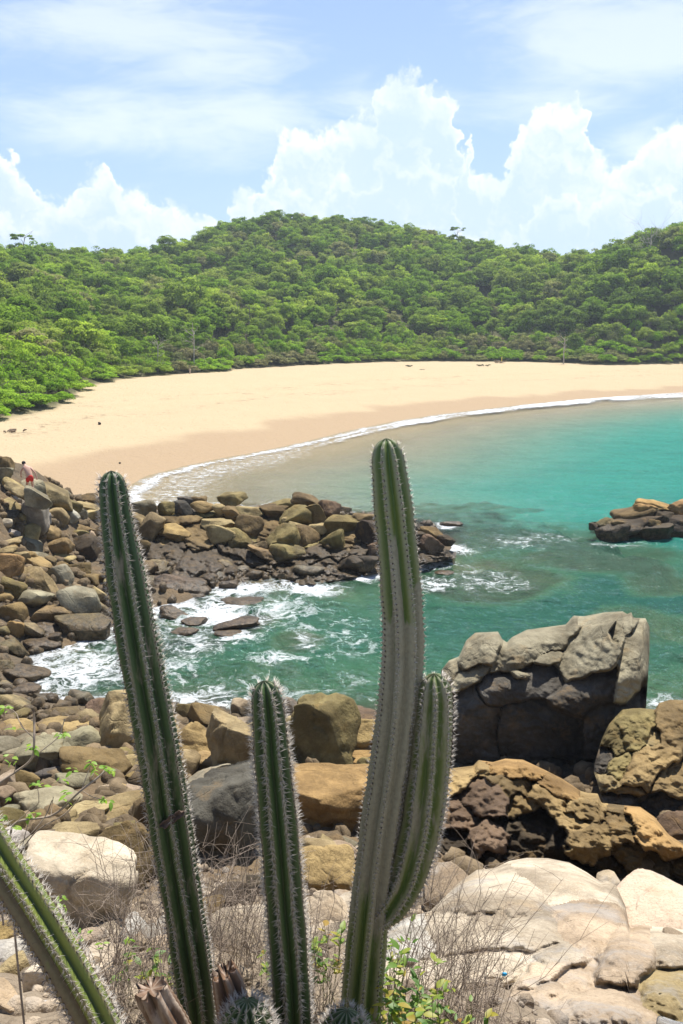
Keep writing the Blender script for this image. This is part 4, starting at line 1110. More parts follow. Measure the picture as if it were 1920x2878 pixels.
def rubble(name, n, rmin, rmax, smin, smax, cond, mat, colr, sub=1):
    D, Fc = ico(sub + 1)
    a = (rng.uniform(0, 1, n) - 0.5) * 2 * 25
    rr_ = rmin + (rmax - rmin) * rng.uniform(0, 1, n) ** 0.8
    XY = np.column_stack([rr_ * np.sin(np.radians(a)), rr_ * np.cos(np.radians(a))])
    z, sb, sn, t_, rm_, zb_, zn_ = ground(XY, True)
    k = cond(z, sn, zb_, zn_)
    XY, z = XY[k], z[k]
    parts = []
    for i in range(len(XY)):
        s = rng.uniform(smin, smax)
        sc = rng.uniform(0.6, 1.2, 3) * s
        v = D * (1 + 0.25 * rng.normal(size=(len(D), 1)).clip(-1, 1) * 0.6) * sc
        c_, s_ = math.cos(i * 1.7), math.sin(i * 1.7)
        v = v @ np.array([[c_, -s_, 0], [s_, c_, 0], [0, 0, 1]])
        parts.append((v + [XY[i, 0], XY[i, 1], z[i] + 0.15 * s], Fc))
    V, Fx = join_vf(parts)
    o = link(name, mesh_np(name, V, Fx, False, mat))
    o.color = (*colr, 1)
    return tag(o, kind='stuff')
rubble('rubble', 5000, 12, 62, 0.08, 0.34, lambda z, sn, zb, zn: (sn > 0.2) & (zn > zb) & (z < 4.6), M_ROCK, (0.165, 0.125, 0.075))
rubble('pebbles', 2500, 3.0, 14, 0.012, 0.07, lambda z, sn, zb, zn: (z > 3.5), M_PALE, (0.30, 0.245, 0.18))

# ================================================================== WOODS
def leaf_material(name, ramp, tl=0.42):
    m, t, out = material(name)
    oi = t.new('ShaderNodeObjectInfo')
    base = t.ramp(oi.outputs['Random'], ramp)
    tint = t.attr('tint')
    c = t.mix(t.step(tint, 0, 1), t.mix(1.0, base, (0.92, 0.94, 0.95), 'MULTIPLY'), t.mix(1.0, base, (1.95, 1.85, 1.5), 'MULTIPLY'))
    d = t.new('ShaderNodeBsdfDiffuse')
    t.put(d.inputs[0], c)
    tr = t.new('ShaderNodeBsdfTranslucent')
    t.put(tr.inputs[0], t.mix(0.5, c, t.mix(1.0, c, (1.3, 1.5, 0.5), 'MULTIPLY')))
    mx = t.new('ShaderNodeMixShader')
    mx.inputs[0].default_value = tl
    t.l.new(d.outputs[0], mx.inputs[1])
    t.l.new(tr.outputs[0], mx.inputs[2])
    t.l.new(mx.outputs[0], out.inputs[0])
    return m
M_WOOD = leaf_material('hill_foliage', [(0.0, (0.105, 0.175, 0.026)), (0.25, (0.150, 0.235, 0.034)), (0.45, (0.130, 0.180, 0.044)), (0.62, (0.195, 0.280, 0.040)), (0.80, (0.160, 0.200, 0.060)), (0.90, (0.240, 0.320, 0.048)), (0.95, (0.18, 0.20, 0.08)), (1.0, (0.20, 0.20, 0.11))])
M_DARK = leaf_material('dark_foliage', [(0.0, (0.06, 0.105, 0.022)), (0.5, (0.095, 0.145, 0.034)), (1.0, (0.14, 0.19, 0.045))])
M_BUSH = leaf_material('bush_foliage', [(0.0, (0.15, 0.26, 0.028)), (0.5, (0.19, 0.31, 0.036)), (1.0, (0.23, 0.33, 0.050))])
M_GREY = leaf_material('dry_foliage', [(0.0, (0.185, 0.175, 0.095)), (0.4, (0.165, 0.195, 0.070)), (0.7, (0.20, 0.185, 0.105)), (1.0, (0.155, 0.20, 0.065))], 0.15)
m, t, out = material('bark')
geo = t.new('ShaderNodeNewGeometry').outputs['Position']
n = t.noise(t.scaled(geo, (6, 6, 1.4)), 1.0, 4, 0.65)
principled(t, out, t.mix(n, (0.085, 0.065, 0.045), (0.27, 0.235, 0.195)), 0.9, t.bump(n, 0.6, 0.05), 0.1)
M_BARK = m

def crown_shape(seed, nclump, per, leaf, flat=0.75, clump=0.30, low=-0.25, aspect=1.6):
    """leafy crown of unit radius: clumps of leaf sprays spread through an uneven dome"""
    r = np.random.default_rng(seed)
    d = r.normal(size=(nclump, 3))
    d[:, 2] = np.abs(d[:, 2]) * 1.0 + low * r.uniform(0, 1.6, nclump)
    d /= np.linalg.norm(d, axis=1)[:, None]
    rad = r.uniform(0.50, 0.82, nclump) * (1 + 0.25 * pnoise(d * 1.3 + seed * 5.1))
    C = d * rad[:, None] * np.array([1, 1, flat])
    ctint = r.uniform(0.15, 0.85, nclump)
    cs = clump * r.uniform(0.7, 1.35, nclump)
    ci = np.repeat(np.arange(nclump), per)
    n = len(ci)
    u = r.normal(size=(n, 3))
    u /= np.linalg.norm(u, axis=1)[:, None]
    u[:, 2] = np.where(u[:, 2] < -0.35, -u[:, 2], u[:, 2])
    q = C[ci] + u * (cs[ci] * r.uniform(0.55, 1.0, n))[:, None] * np.array([1.1, 1.1, 0.75])
    N = u * 0.9 + np.array([0, 0, 0.45]) + r.normal(size=(n, 3)) * 0.38
    N /= np.linalg.norm(N, axis=1)[:, None]
    a = np.cross(N, r.normal(size=(n, 3)))
    a /= np.linalg.norm(a, axis=1)[:, None] + 1e-9
    b = np.cross(N, a)
    s = leaf * r.uniform(0.6, 1.35, n)[:, None]
    V = np.stack([q - a * s * aspect / 2, q - b * s * 0.42 + N * s * .08, q + a * s * aspect / 2, q + b * s * 0.42 + N * s * .08], 1).reshape(-1, 3)
    F = np.arange(n * 4).reshape(n, 4)
    tint = np.clip(ctint[ci] + r.normal(size=n) * 0.17, 0, 1)
    return V, F, np.repeat(tint, 4)
def crown_mesh(name, mat, *a, **k):
    V, F, tint = crown_shape(*a, **k)
    me = mesh_np(name, V, F, True, mat)
    vattr(me, 'tint', tint)
    return me
def trunk_mesh(name, seed, h, rad, limbs, spread, mat=M_BARK, twist=0.12, sub=0):
    r = np.random.default_rng(seed)
    parts = []
    ts = np.linspace(0, 1, 6)
    main = np.column_stack([np.cumsum(r.normal(size=6) * twist * h * .3), np.cumsum(r.normal(size=6) * twist * h * .3), ts * h])
    main[:, :2] -= main[0, :2]
    parts.append(tube(main, rad * (1 - 0.6 * ts), 6))
    for k in range(limbs):
        f = r.uniform(0.35, 0.95)
        p0 = np.array([np.interp(f, ts, main[:, i]) for i in range(3)])
        an = r.uniform(0, 6.28)
        ln = spread * r.uniform(0.6, 1.1)
        e = p0 + np.array([math.cos(an) * ln, math.sin(an) * ln, ln * r.uniform(0.4, 1.0)])
        mid = (p0 + e) / 2 + r.normal(size=3) * ln * 0.12
        pts = np.array([p0, mid, e])
        parts.append(tube(pts, np.array([0.45, 0.3, 0.12]) * rad, 5))
        for j in range(sub):
            g = r.uniform(0.3, 1.0)
            q0 = p0 + (e - p0) * g
            e2 = q0 + (e - p0) * 0.35 + r.normal(size=3) * ln * 0.32
            e3 = e2 + (e2 - q0) * 0.5 + r.normal(size=3) * ln * 0.15
            parts.append(tube(np.array([q0, e2, e3]), np.array([0.16, 0.10, 0.05]) * rad, 4))
    V, F = join_vf(parts)
    return mesh_np(name, V, F, True, mat)

CROWN = [crown_mesh('crown', M_WOOD, 40 + k, 48 + 3 * k % 12, 84, 0.074, 0.92 + 0.06 * (k % 3), 0.235 + 0.02 * (k % 3), -0.55) for k in range(7)]
CROWN_D = [crown_mesh('crown', M_DARK, 60 + k, 48, 84, 0.072, 0.98, 0.24, -0.7) for k in range(3)]
TRUNK = [trunk_mesh('trunk', 80 + k, 1.0, 0.045, 5, 0.45) for k in range(3)]

# positions: jittered grid over the slopes inland of the trees' edge
SP = 6.6
gx, gy = np.meshgrid(np.arange(-190, 190, SP), np.arange(60, 400, SP))
XY = np.column_stack([gx.ravel(), gy.ravel()]) + rng.uniform(-0.46, 0.46, (gx.size, 2)) * SP
A, RR = polar(XY)
rt = np.interp(A, TREE_AZ, TREE_R)
rd = np.interp(A, RIDGE_AZ, RIDGE_D)
ok = (np.abs(A) < 26) & (RR > rt + 9) & (RR < rd + 20)
XY, A, RR = XY[ok], A[ok], RR[ok]
ZZ = ground(XY)
order = np.argsort(RR)
XY, A, RR, ZZ, rt, rd = XY[order], A[order], RR[order], ZZ[order], rt[ok][order], rd[ok][order]
SZ = rng.uniform(3.3, 5.6, len(XY)) * np.where(rng.uniform(size=len(XY)) < 0.12, 1.25, 1.0)
SZ = np.where((RR - rt) / (rd - rt) > 0.75, np.minimum(SZ, 4.7), SZ)
HT = SZ * rng.uniform(0.75, 1.0, len(XY)) + rng.uniform(0.2, 1.6, len(XY))
edge_f = sstep(9, 26, RR - rt)
SZ = SZ * (0.7 + 0.3 * edge_f)
HT = HT * (0.55 + 0.45 * edge_f)
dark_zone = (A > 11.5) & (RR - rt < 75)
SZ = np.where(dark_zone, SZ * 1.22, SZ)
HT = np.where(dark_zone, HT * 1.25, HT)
tree_same = defaultdict(list)
N_TREE = 290
tones = ['light green', 'mid green', 'olive green', 'yellow green', 'deep green']
first_crowns = []
LM_AZ = [(azel(x, 800)[0], n) for x, n in [(10, 'the left edge of the picture'), (160, 'the sand cove at the left'), (312, 'the tip of the tall left cactus'), (430, 'the leaning dead stem'), (545, 'the tall dead snag'), (690, 'the pair of dark trunks'), (850, 'the hill summit'), (975, 'the right shoulder of the summit'), (1085, 'the tip of the tallest cactus'), (1285, 'the lone skyline tree'), (1400, 'the seaweed on the sand'), (1588, 'the bare grey trunk'), (1720, 'the dip in the skyline'), (1835, 'the bare skyline tree'), (1915, 'the right edge of the picture')]]
def zone_of(a, r, t_):
    h = 'lowest' if t_ < 0.16 else ('lower' if t_ < 0.32 else ('middle' if t_ < 0.55 else 'upper'))
    d, n = min(((a - q, n_) for q, n_ in LM_AZ), key=lambda v: abs(v[0]))
    side = 'in line with' if abs(d) < 0.45 else ('right of' if d > 0 else 'left of')
    return f'{h} slope, {side} {n}'
shapes = ['round-topped', 'broad', 'low-domed', 'bushy', 'uneven', 'spreading', 'dense']
for i in range(N_TREE):
    z = ZZ[i]
    ki = int(rng.integers(7))
    dk = bool(dark_zone[i]) and rng.uniform() < 0.8
    root = empty('tree', (XY[i, 0], XY[i, 1], z))
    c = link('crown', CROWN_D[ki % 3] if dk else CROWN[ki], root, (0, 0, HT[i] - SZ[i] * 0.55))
    c.scale = (SZ[i] * rng.uniform(0.9, 1.1), SZ[i], SZ[i] * rng.uniform(0.8, 1.05))
    c.rotation_euler = (0, 0, rng.uniform(0, 6.28))
    tr = link('trunk', TRUNK[ki % 3], root)
    tr.scale = (SZ[i] * 0.9, SZ[i] * 0.9, HT[i] * 0.8)
    if not dk and len(first_crowns) < 7 and all(f.data is not CROWN[ki] for f in first_crowns):
        first_crowns.append(c)
    tt_ = (RR[i] - rt[i]) / (rd[i] - rt[i])
    lab = f"{'dark green' if dk else 'green'} {shapes[ki]} tree, {zone_of(A[i], RR[i], tt_)}"
    tag(root, lab, 'tree', 'trees covering the hillside')

# the other trees of the slopes: one mass
rest = np.arange(N_TREE, len(XY))
pm = bpy.data.meshes.new('forest')
pm.vertices.add(len(rest))
pm.vertices.foreach_set('co', np.column_stack([XY[rest], ZZ[rest] + HT[rest] - SZ[rest] * 0.55]).astype(np.float32).ravel())
vattr(pm, 'size', SZ[rest])
vattr(pm, 'turn', rng.uniform(0, 6.28, len(rest)))
pm.attributes.new('pick', 'INT', 'POINT').data.foreach_set('value', rng.integers(0, len(first_crowns), len(rest)).astype(np.int32))
fo = link('forest', pm)
tag(fo, kind='stuff')
ng = bpy.data.node_groups.new('forest_crowns', 'GeometryNodeTree')
ng.interface.new_socket('Geometry', in_out='INPUT', socket_type='NodeSocketGeometry')
ng.interface.new_socket('Geometry', in_out='OUTPUT', socket_type='NodeSocketGeometry')
gt = NT(ng)
gin, gout = gt.new('NodeGroupInput'), gt.new('NodeGroupOutput')
gi = gt.new('GeometryNodeGeometryToInstance')
for c in reversed(first_crowns):
    on = gt.new('GeometryNodeObjectInfo', transform_space='ORIGINAL')
    on.inputs['Object'].default_value = c
    on.inputs['As Instance'].default_value = True
    gt.l.new(on.outputs['Geometry'], gi.inputs[0])
jn = gt.new('GeometryNodeJoinGeometry')
for nd in [x for x in ng.nodes if x.bl_idname == 'GeometryNodeObjectInfo']:
    gt.l.new(nd.outputs['Geometry'], jn.inputs[0])
ng.nodes.remove(gi)
ip = gt.new('GeometryNodeInstanceOnPoints')
gt.l.new(gin.outputs[0], ip.inputs['Points'])
gt.l.new(jn.outputs[0], ip.inputs['Instance'])
ip.inputs['Pick Instance'].default_value = True
def named(nm, typ):
    a = gt.new('GeometryNodeInputNamedAttribute', data_type=typ)
    a.inputs['Name'].default_value = nm
    return next(s for s in a.outputs if s.enabled and s.name == 'Attribute')
gt.l.new(named('pick', 'INT'), ip.inputs['Instance Index'])
cx = gt.new('ShaderNodeCombineXYZ')
gt.l.new(named('turn', 'FLOAT'), cx.inputs[2])
e2r = gt.new('FunctionNodeEulerToRotation')
gt.l.new(cx.outputs[0], e2r.inputs[0])
gt.l.new(e2r.outputs[0], ip.inputs['Rotation'])
gt.l.new(named('size', 'FLOAT'), ip.inputs['Scale'])
gt.l.new(ip.outputs[0], gout.inputs[0])
md = fo.modifiers.new('crowns', 'NODES')
md.node_group = ng

# single trees that stand out against the sky
def skyline_tree(sx, sy_top, D, r_c, label, mat_me, bare=False):
    a, e = azel(sx, sy_top)
    x, y = D * math.sin(R(a)), D * math.cos(R(a))
    ztop = CAM[2] + D * math.tan(R(e))
    zg = ground1(x, y)
    root = empty('tree', (x, y, zg), label, 'tree')
    h = ztop - zg
    if bare:
        link('trunk', trunk_mesh('trunk', int(sx), h * 0.8, 0.16, 9, h * 0.33, M_PALEBARK, 0.05, 7), root)
    else:
        tr = link('trunk', trunk_mesh('trunk', int(sx), h * 0.85, 0.16, 5, r_c * 0.7), root)
        c = link('crown', mat_me, root, (0, 0, h - r_c * 0.45))
        c.scale = (r_c, r_c, r_c * 0.6)
    return root
m, t, out = material('pale_bark')
principled(t, out, (0.42, 0.37, 0.31), 0.9, None, 0.1)
M_PALEBARK = m
SPARSE = crown_mesh('crown', M_WOOD, 77, 16, 40, 0.14, 0.6, 0.2)
skyline_tree(1285, 634, 352, 3.4, 'lone flat-topped tree standing against the clouds right of the hill summit', SPARSE)
skyline_tree(56, 652, 296, 4.2, 'grey umbrella-shaped tree rising above the far left ridge', SPARSE)
skyline_tree(470, 664, 322, 4.0, 'rounded dark tree on the dip of the ridge left of the summit', CROWN[2])
skyline_tree(1835, 606, 292, 4.0, 'bare pale-limbed tree against the sky near the right edge', None, True)

# ------------------------------------------------------------------ shrubs along the back of the beach
BUSH = [crown_mesh('foliage', M_BUSH, 110 + k, 60, 70, 0.060, 0.62, 0.20, -0.1, 1.8) for k in range(4)]
GREYB = [crown_mesh('foliage', M_GREY, 130 + k, 56, 70, 0.050, 0.66, 0.22, -0.1, 2.4) for k in range(4)]
SHR = [crown_mesh('foliage', M_WOOD, 150 + k, 50, 66, 0.062, 0.66, 0.22, -0.1, 1.7) for k in range(3)]
STEM = [trunk_mesh('stem', 170 + k, 0.7, 0.03, 9, 0.7, M_BARK, 0.1, 2) for k in range(3)]
bush_rows = []
def put_bush(x, y, r_, h, kind, label, grp):
    z = ground1(x, y)
    root = empty('shrub', (x, y, z), label, 'shrub', grp)
    k = int(rng.integers(0, 50))
    me = {'green': BUSH[k % 4], 'grey': GREYB[k % 4], 'mid': SHR[k % 3]}[kind]
    f = link('foliage', me, root, (0, 0, h * 0.28))
    f.scale = (r_ * rng.uniform(0.9, 1.15), r_ * rng.uniform(0.9, 1.15), h * 0.95)
    f.rotation_euler[2] = rng.uniform(0, 6.28)
    s = link('stem', STEM[k % 3], root)
    s.scale = (r_ * 0.9, r_ * 0.9, h)
    return root
k = 0
for row in range(5):
    a = -23.0
    while a < 24:
        r0 = np.interp(a, TREE_AZ, TREE_R)
        rr_ = r0 + 1.6 + row * 3.4 + rng.uniform(-1.0, 1.6)
        x, y = rr_ * math.sin(R(a)), rr_ * math.cos(R(a))
        px = PW / 2 + FOC * math.tan(R(a)) / math.cos(PITCH)
        h = rng.uniform(2.2, 4.0) * (0.75 + 0.17 * row)
        w = rng.uniform(2.0, 3.6)
        greyish = (480 < px < 960 and row < 4) or (1240 < px < 1760 and row < 5)
        u = rng.uniform()
        kind = 'green' if px < 300 else ('grey' if greyish and u < 0.66 else ('mid' if u < 0.7 else 'green'))
        if px < 330:
            h *= 0.85
        d_, n_ = min(((a - q, nm_) for q, nm_ in LM_AZ), key=lambda v: abs(v[0]))
        where = ('in line with ' if abs(d_) < 0.5 else ('right of ' if d_ > 0 else 'left of ')) + n_
        depth_w = ['front row', 'second row', 'third row', 'fourth row', 'rear row'][row]
        word = {'green': 'bright green leafy shrub', 'grey': 'grey-brown dry twiggy shrub', 'mid': 'mid green scrubby shrub'}[kind]
        put_bush(x, y, w, h, kind, f'{word} {where}, {depth_w}', 'shrubs along the back of the beach')
        a += math.degrees(w * (1.15 + 0.1 * row) / rr_)
        k += 1
# the dense low green thicket on the left
cnt = 0
def thick_where(a):
    d_, n_ = min(((a - q, nm_) for q, nm_ in LM_AZ), key=lambda v: abs(v[0]))
    return ('right of ' if d_ > 0 else 'left of ') + n_
for i in range(400):
    a, u = rng.uniform(-25, -12.2), rng.uniform()
    r0 = np.interp(a, TREE_AZ, TREE_R)
    rr_ = r0 + 14 + u * 60
    if cnt >= 70:
        break
    x, y = rr_ * math.sin(R(a)), rr_ * math.cos(R(a))
    if any((x - b[0]) ** 2 + (y - b[1]) ** 2 < 7 for b in bush_rows):
        continue
    bush_rows.append((x, y))
    g_ = rng.uniform() < 0.08
    put_bush(x, y, rng.uniform(2.2, 3.4), rng.uniform(2.6, 4.2), 'grey' if g_ else 'green', ('dry grey-brown' if g_ else 'lush bright green') + f' shrub of the left thicket, {["nearest", "near", "middle", "far", "farthest"][int(u * 4.99)]} rows, {thick_where(a)}', 'shrubs of the left thicket')
    cnt += 1
# dead trunks and bare snags at the edge of the wood
for (sx, sy, h, lab) in [(545, 1045, 9.5, 'tall dead grey snag with bare branches at the edge of the wood'), (1588, 1024, 6.5, 'bare grey trunk standing alone at the back of the beach on the right'), (672, 1020, 7.5, 'dark dead trunk, the left one of the pair above the grey shrubs'), (700, 1020, 7.0, 'dark dead trunk, the right one of the pair above the grey shrubs'), (440, 1050, 6.0, 'thin leaning dead stem above the shrubs left of the tall dead snag')]:
    p = _march_beach(sx, sy)
    o = empty('dead_tree', (p[0], p[1] + 1.5, ground1(p[0], p[1] + 1.5)), lab, 'tree')
    link('trunk', trunk_mesh('trunk', sx, h, 0.16, 7, 1.8, M_BARK if sx in (672, 700) else M_PALEBARK, 0.05, 3), o)

# ------------------------------------------------------------------ small things lying on the sand
m, t, out = material('wrack')
principled(t, out, (0.10, 0.095, 0.05), 0.9)
M_WRACK = m
m, t, out = material('driftwood')
principled(t, out, (0.24, 0.175, 0.115), 0.9)
M_DRIFT = m
def drift(sx, sy, wpx, seed, label, mat, cat, name):
    p = _march_beach(sx, sy)
    s = mpp(p) * wpx
    r = np.random.default_rng(seed)
    parts = []
    for k in range(7):
        a = r.normal(size=3) * np.array([0.32, 0.25, 0]) * s
        b = a + np.array([r.uniform(0.2, 0.5) * s * r.choice([-1, 1]), r.uniform(-.2, .2) * s, r.uniform(0, .16) * s])
        parts.append(tube(np.array([a, (a + b) / 2 + [0, 0, .05 * s], b]) + [0, 0, 0.06 * s], np.array([.05, .075, .03]) * s, 5))
    V, F = join_vf(parts)
    tag(link(name, mesh_np(name, V, F, True, mat), None, (p[0], p[1], ground1(p[0], p[1]))), label, cat)
drift(1151, 1031, 22, 1, 'dark tangle of seaweed on the dry sand, left of the other two', M_WRACK, 'seaweed', 'seaweed_clump')
drift(1185, 1040, 10, 2, 'tiny dark scrap of seaweed on the sand beside the larger tangle', M_WRACK, 'seaweed', 'seaweed_clump')
drift(1354, 1029, 24, 3, 'green-black clump of seaweed lying near the shrubs on the beach', M_WRACK, 'seaweed', 'seaweed_clump')
drift(1400, 1021, 30, 4, 'long brown driftwood branch at the back of the beach', M_DRIFT, 'driftwood', 'driftwood')
drift(30, 1216, 40, 9, 'brown dry roots lying on the sand at the left edge', M_DRIFT, 'driftwood', 'driftwood')
def sand_stone(sx, sy, wpx, label):
    p = _march_beach(sx, sy)
    s = mpp(p) * wpx
    V, Fc = rock_shape(sx, 3, 0.3, 5, 0.06)
    o = link('stone', mesh_np('stone', V * s, Fc, True, M_ROCK), None, (p[0], p[1], ground1(p[0], p[1]) + s * 0.35))
    o.color = (0.05, 0.045, 0.04, 1)
    tag(o, label, 'stone')
sand_stone(280, 1194, 9, 'small dark stone alone on the dry sand')
sand_stone(337, 1304, 6, 'tiny dark stone on the wet sand near the cactus tip')
m, t, out = material('post_paint')
principled(t, out, (0.75, 0.58, 0.08), 0.6)
p = _march_beach(1410, 1020)
V, F = tube(np.array([[0, 0, 0], [0, 0, .8], [0, 0, 1.5], [0, 0, 1.55]]), [0.11, 0.11, 0.11, 0.02], 8)
tag(link('marker_post', mesh_np('marker_post', V, F, True, m), None, (p[0], p[1], ground1(p[0], p[1]))), 'short yellow post at the back of the beach by the driftwood', 'post')
m, t, out = material('post_wood')
principled(t, out, (0.55, 0.42, 0.30), 0.8)
p = _march_beach(534, 1051)
V, F = tube(np.array([[0, 0, 0], [.02, 0, .5], [0, 0, 1.0], [0.02, 0, 1.05]]), [0.16, 0.13, 0.15, 0.03], 8)
tag(link('wooden_stake', mesh_np('wooden_stake', V, F, True, m), None, (p[0], p[1], ground1(p[0], p[1]))), 'short pale wooden stake in front of the dark shrubs', 'stake')

# ================================================================== CACTI IN FRONT
def cactus_material(name, green, valley, corky, cork_amt, band=0.86):
    m, t, out = material(name)
    geo = t.new('ShaderNodeNewGeometry').outputs['Position']
    crest = t.attr('crest')
    ck = t.attr('cork')
    n1 = t.noise(t.scaled(geo, (16, 16, 4)), 1.0, 5, 0.65)
    n2 = t.noise(geo, 60.0, 4, 0.6)
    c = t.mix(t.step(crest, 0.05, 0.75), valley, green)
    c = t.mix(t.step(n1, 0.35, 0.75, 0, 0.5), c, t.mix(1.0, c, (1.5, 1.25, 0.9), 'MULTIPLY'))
    cork = t.mix(n2, t.mix(1.0, corky, (0.55, 0.52, 0.5), 'MULTIPLY'), t.mix(1.0, corky, (1.3, 1.28, 1.22), 'MULTIPLY'))
    cm = t.math('ADD', ck, t.math('MULTIPLY', t.math('SUBTRACT', n1, 0.5), 1.3))
    cm = t.math('MULTIPLY', t.step(cm, 0.40, 0.62), cork_amt)
    c = t.mix(cm, c, cork)
    c = t.mix(t.math('MULTIPLY', t.step(n2, 0.62, 0.72), 0.5), c, (0.07, 0.06, 0.045))
    c = t.mix(t.math('MULTIPLY', t.step(crest, band, 0.99), 0.62), c, cork)
    b = t.bump(t.math('ADD', t.math('MULTIPLY', n2, 0.5), n1), 0.35, 0.012)
    principled(t, out, c, t.math('MULTIPLY_ADD', cm, 0.35, 0.48), b, 0.35)
    return m
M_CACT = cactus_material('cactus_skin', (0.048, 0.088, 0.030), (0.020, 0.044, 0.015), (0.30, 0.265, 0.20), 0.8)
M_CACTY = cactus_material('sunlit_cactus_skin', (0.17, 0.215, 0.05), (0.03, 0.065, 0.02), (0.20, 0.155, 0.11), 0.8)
M_CACTG = cactus_material('corky_cactus_skin', (0.115, 0.155, 0.045), (0.075, 0.13, 0.030), (0.28, 0.272, 0.195), 1.0, 0.60)
M_DEAD = cactus_material('dead_cactus_wood', (0.16, 0.10, 0.065), (0.07, 0.045, 0.03), (0.36, 0.29, 0.23), 1.0)
def spine_mat(name, c0, c1):
    m, t, out = material(name)
    tp = t.attr('tip')
    c = t.mix(tp, c0, c1)
    d = t.new('ShaderNodeBsdfDiffuse')
    t.put(d.inputs[0], c)
    tr = t.new('ShaderNodeBsdfTranslucent')
    t.put(tr.inputs[0], c)
    mx = t.new('ShaderNodeMixShader')
    mx.inputs[0].default_value = 0.5
    t.l.new(d.outputs[0], mx.inputs[1])
    t.l.new(tr.outputs[0], mx.inputs[2])
    t.l.new(mx.outputs[0], out.inputs[0])
    return m
M_SPINE = spine_mat('spines', (0.62, 0.55, 0.46), (0.95, 0.92, 0.87))
m, t, out = material('areole_wool')
principled(t, out, (0.055, 0.04, 0.03), 0.95, None, 0.05)
M_AREOLE = m

def smooth_path(pts, step):
    P = np.array(pts, float)
    seg = np.linalg.norm(np.diff(P, axis=0), axis=1)
    s = np.concatenate([[0], np.cumsum(seg)])
    n = max(8, int(s[-1] / step))
    u = np.linspace(0, s[-1], n)
    out_ = []
    for k in range(3):      # catmull-rom through the points
        y = P[:, k]
        mt = np.gradient(y, s)
        i = np.clip(np.searchsorted(s, u, side='right') - 1, 0, len(s) - 2)
        h = s[i + 1] - s[i]
        tt = (u - s[i]) / h
        out_.append((2 * tt ** 3 - 3 * tt ** 2 + 1) * y[i] + (tt ** 3 - 2 * tt ** 2 + tt) * h * mt[i] + (-2 * tt ** 3 + 3 * tt ** 2) * y[i + 1] + (tt ** 3 - tt ** 2) * h * mt[i + 1])
    return np.column_stack(out_), u

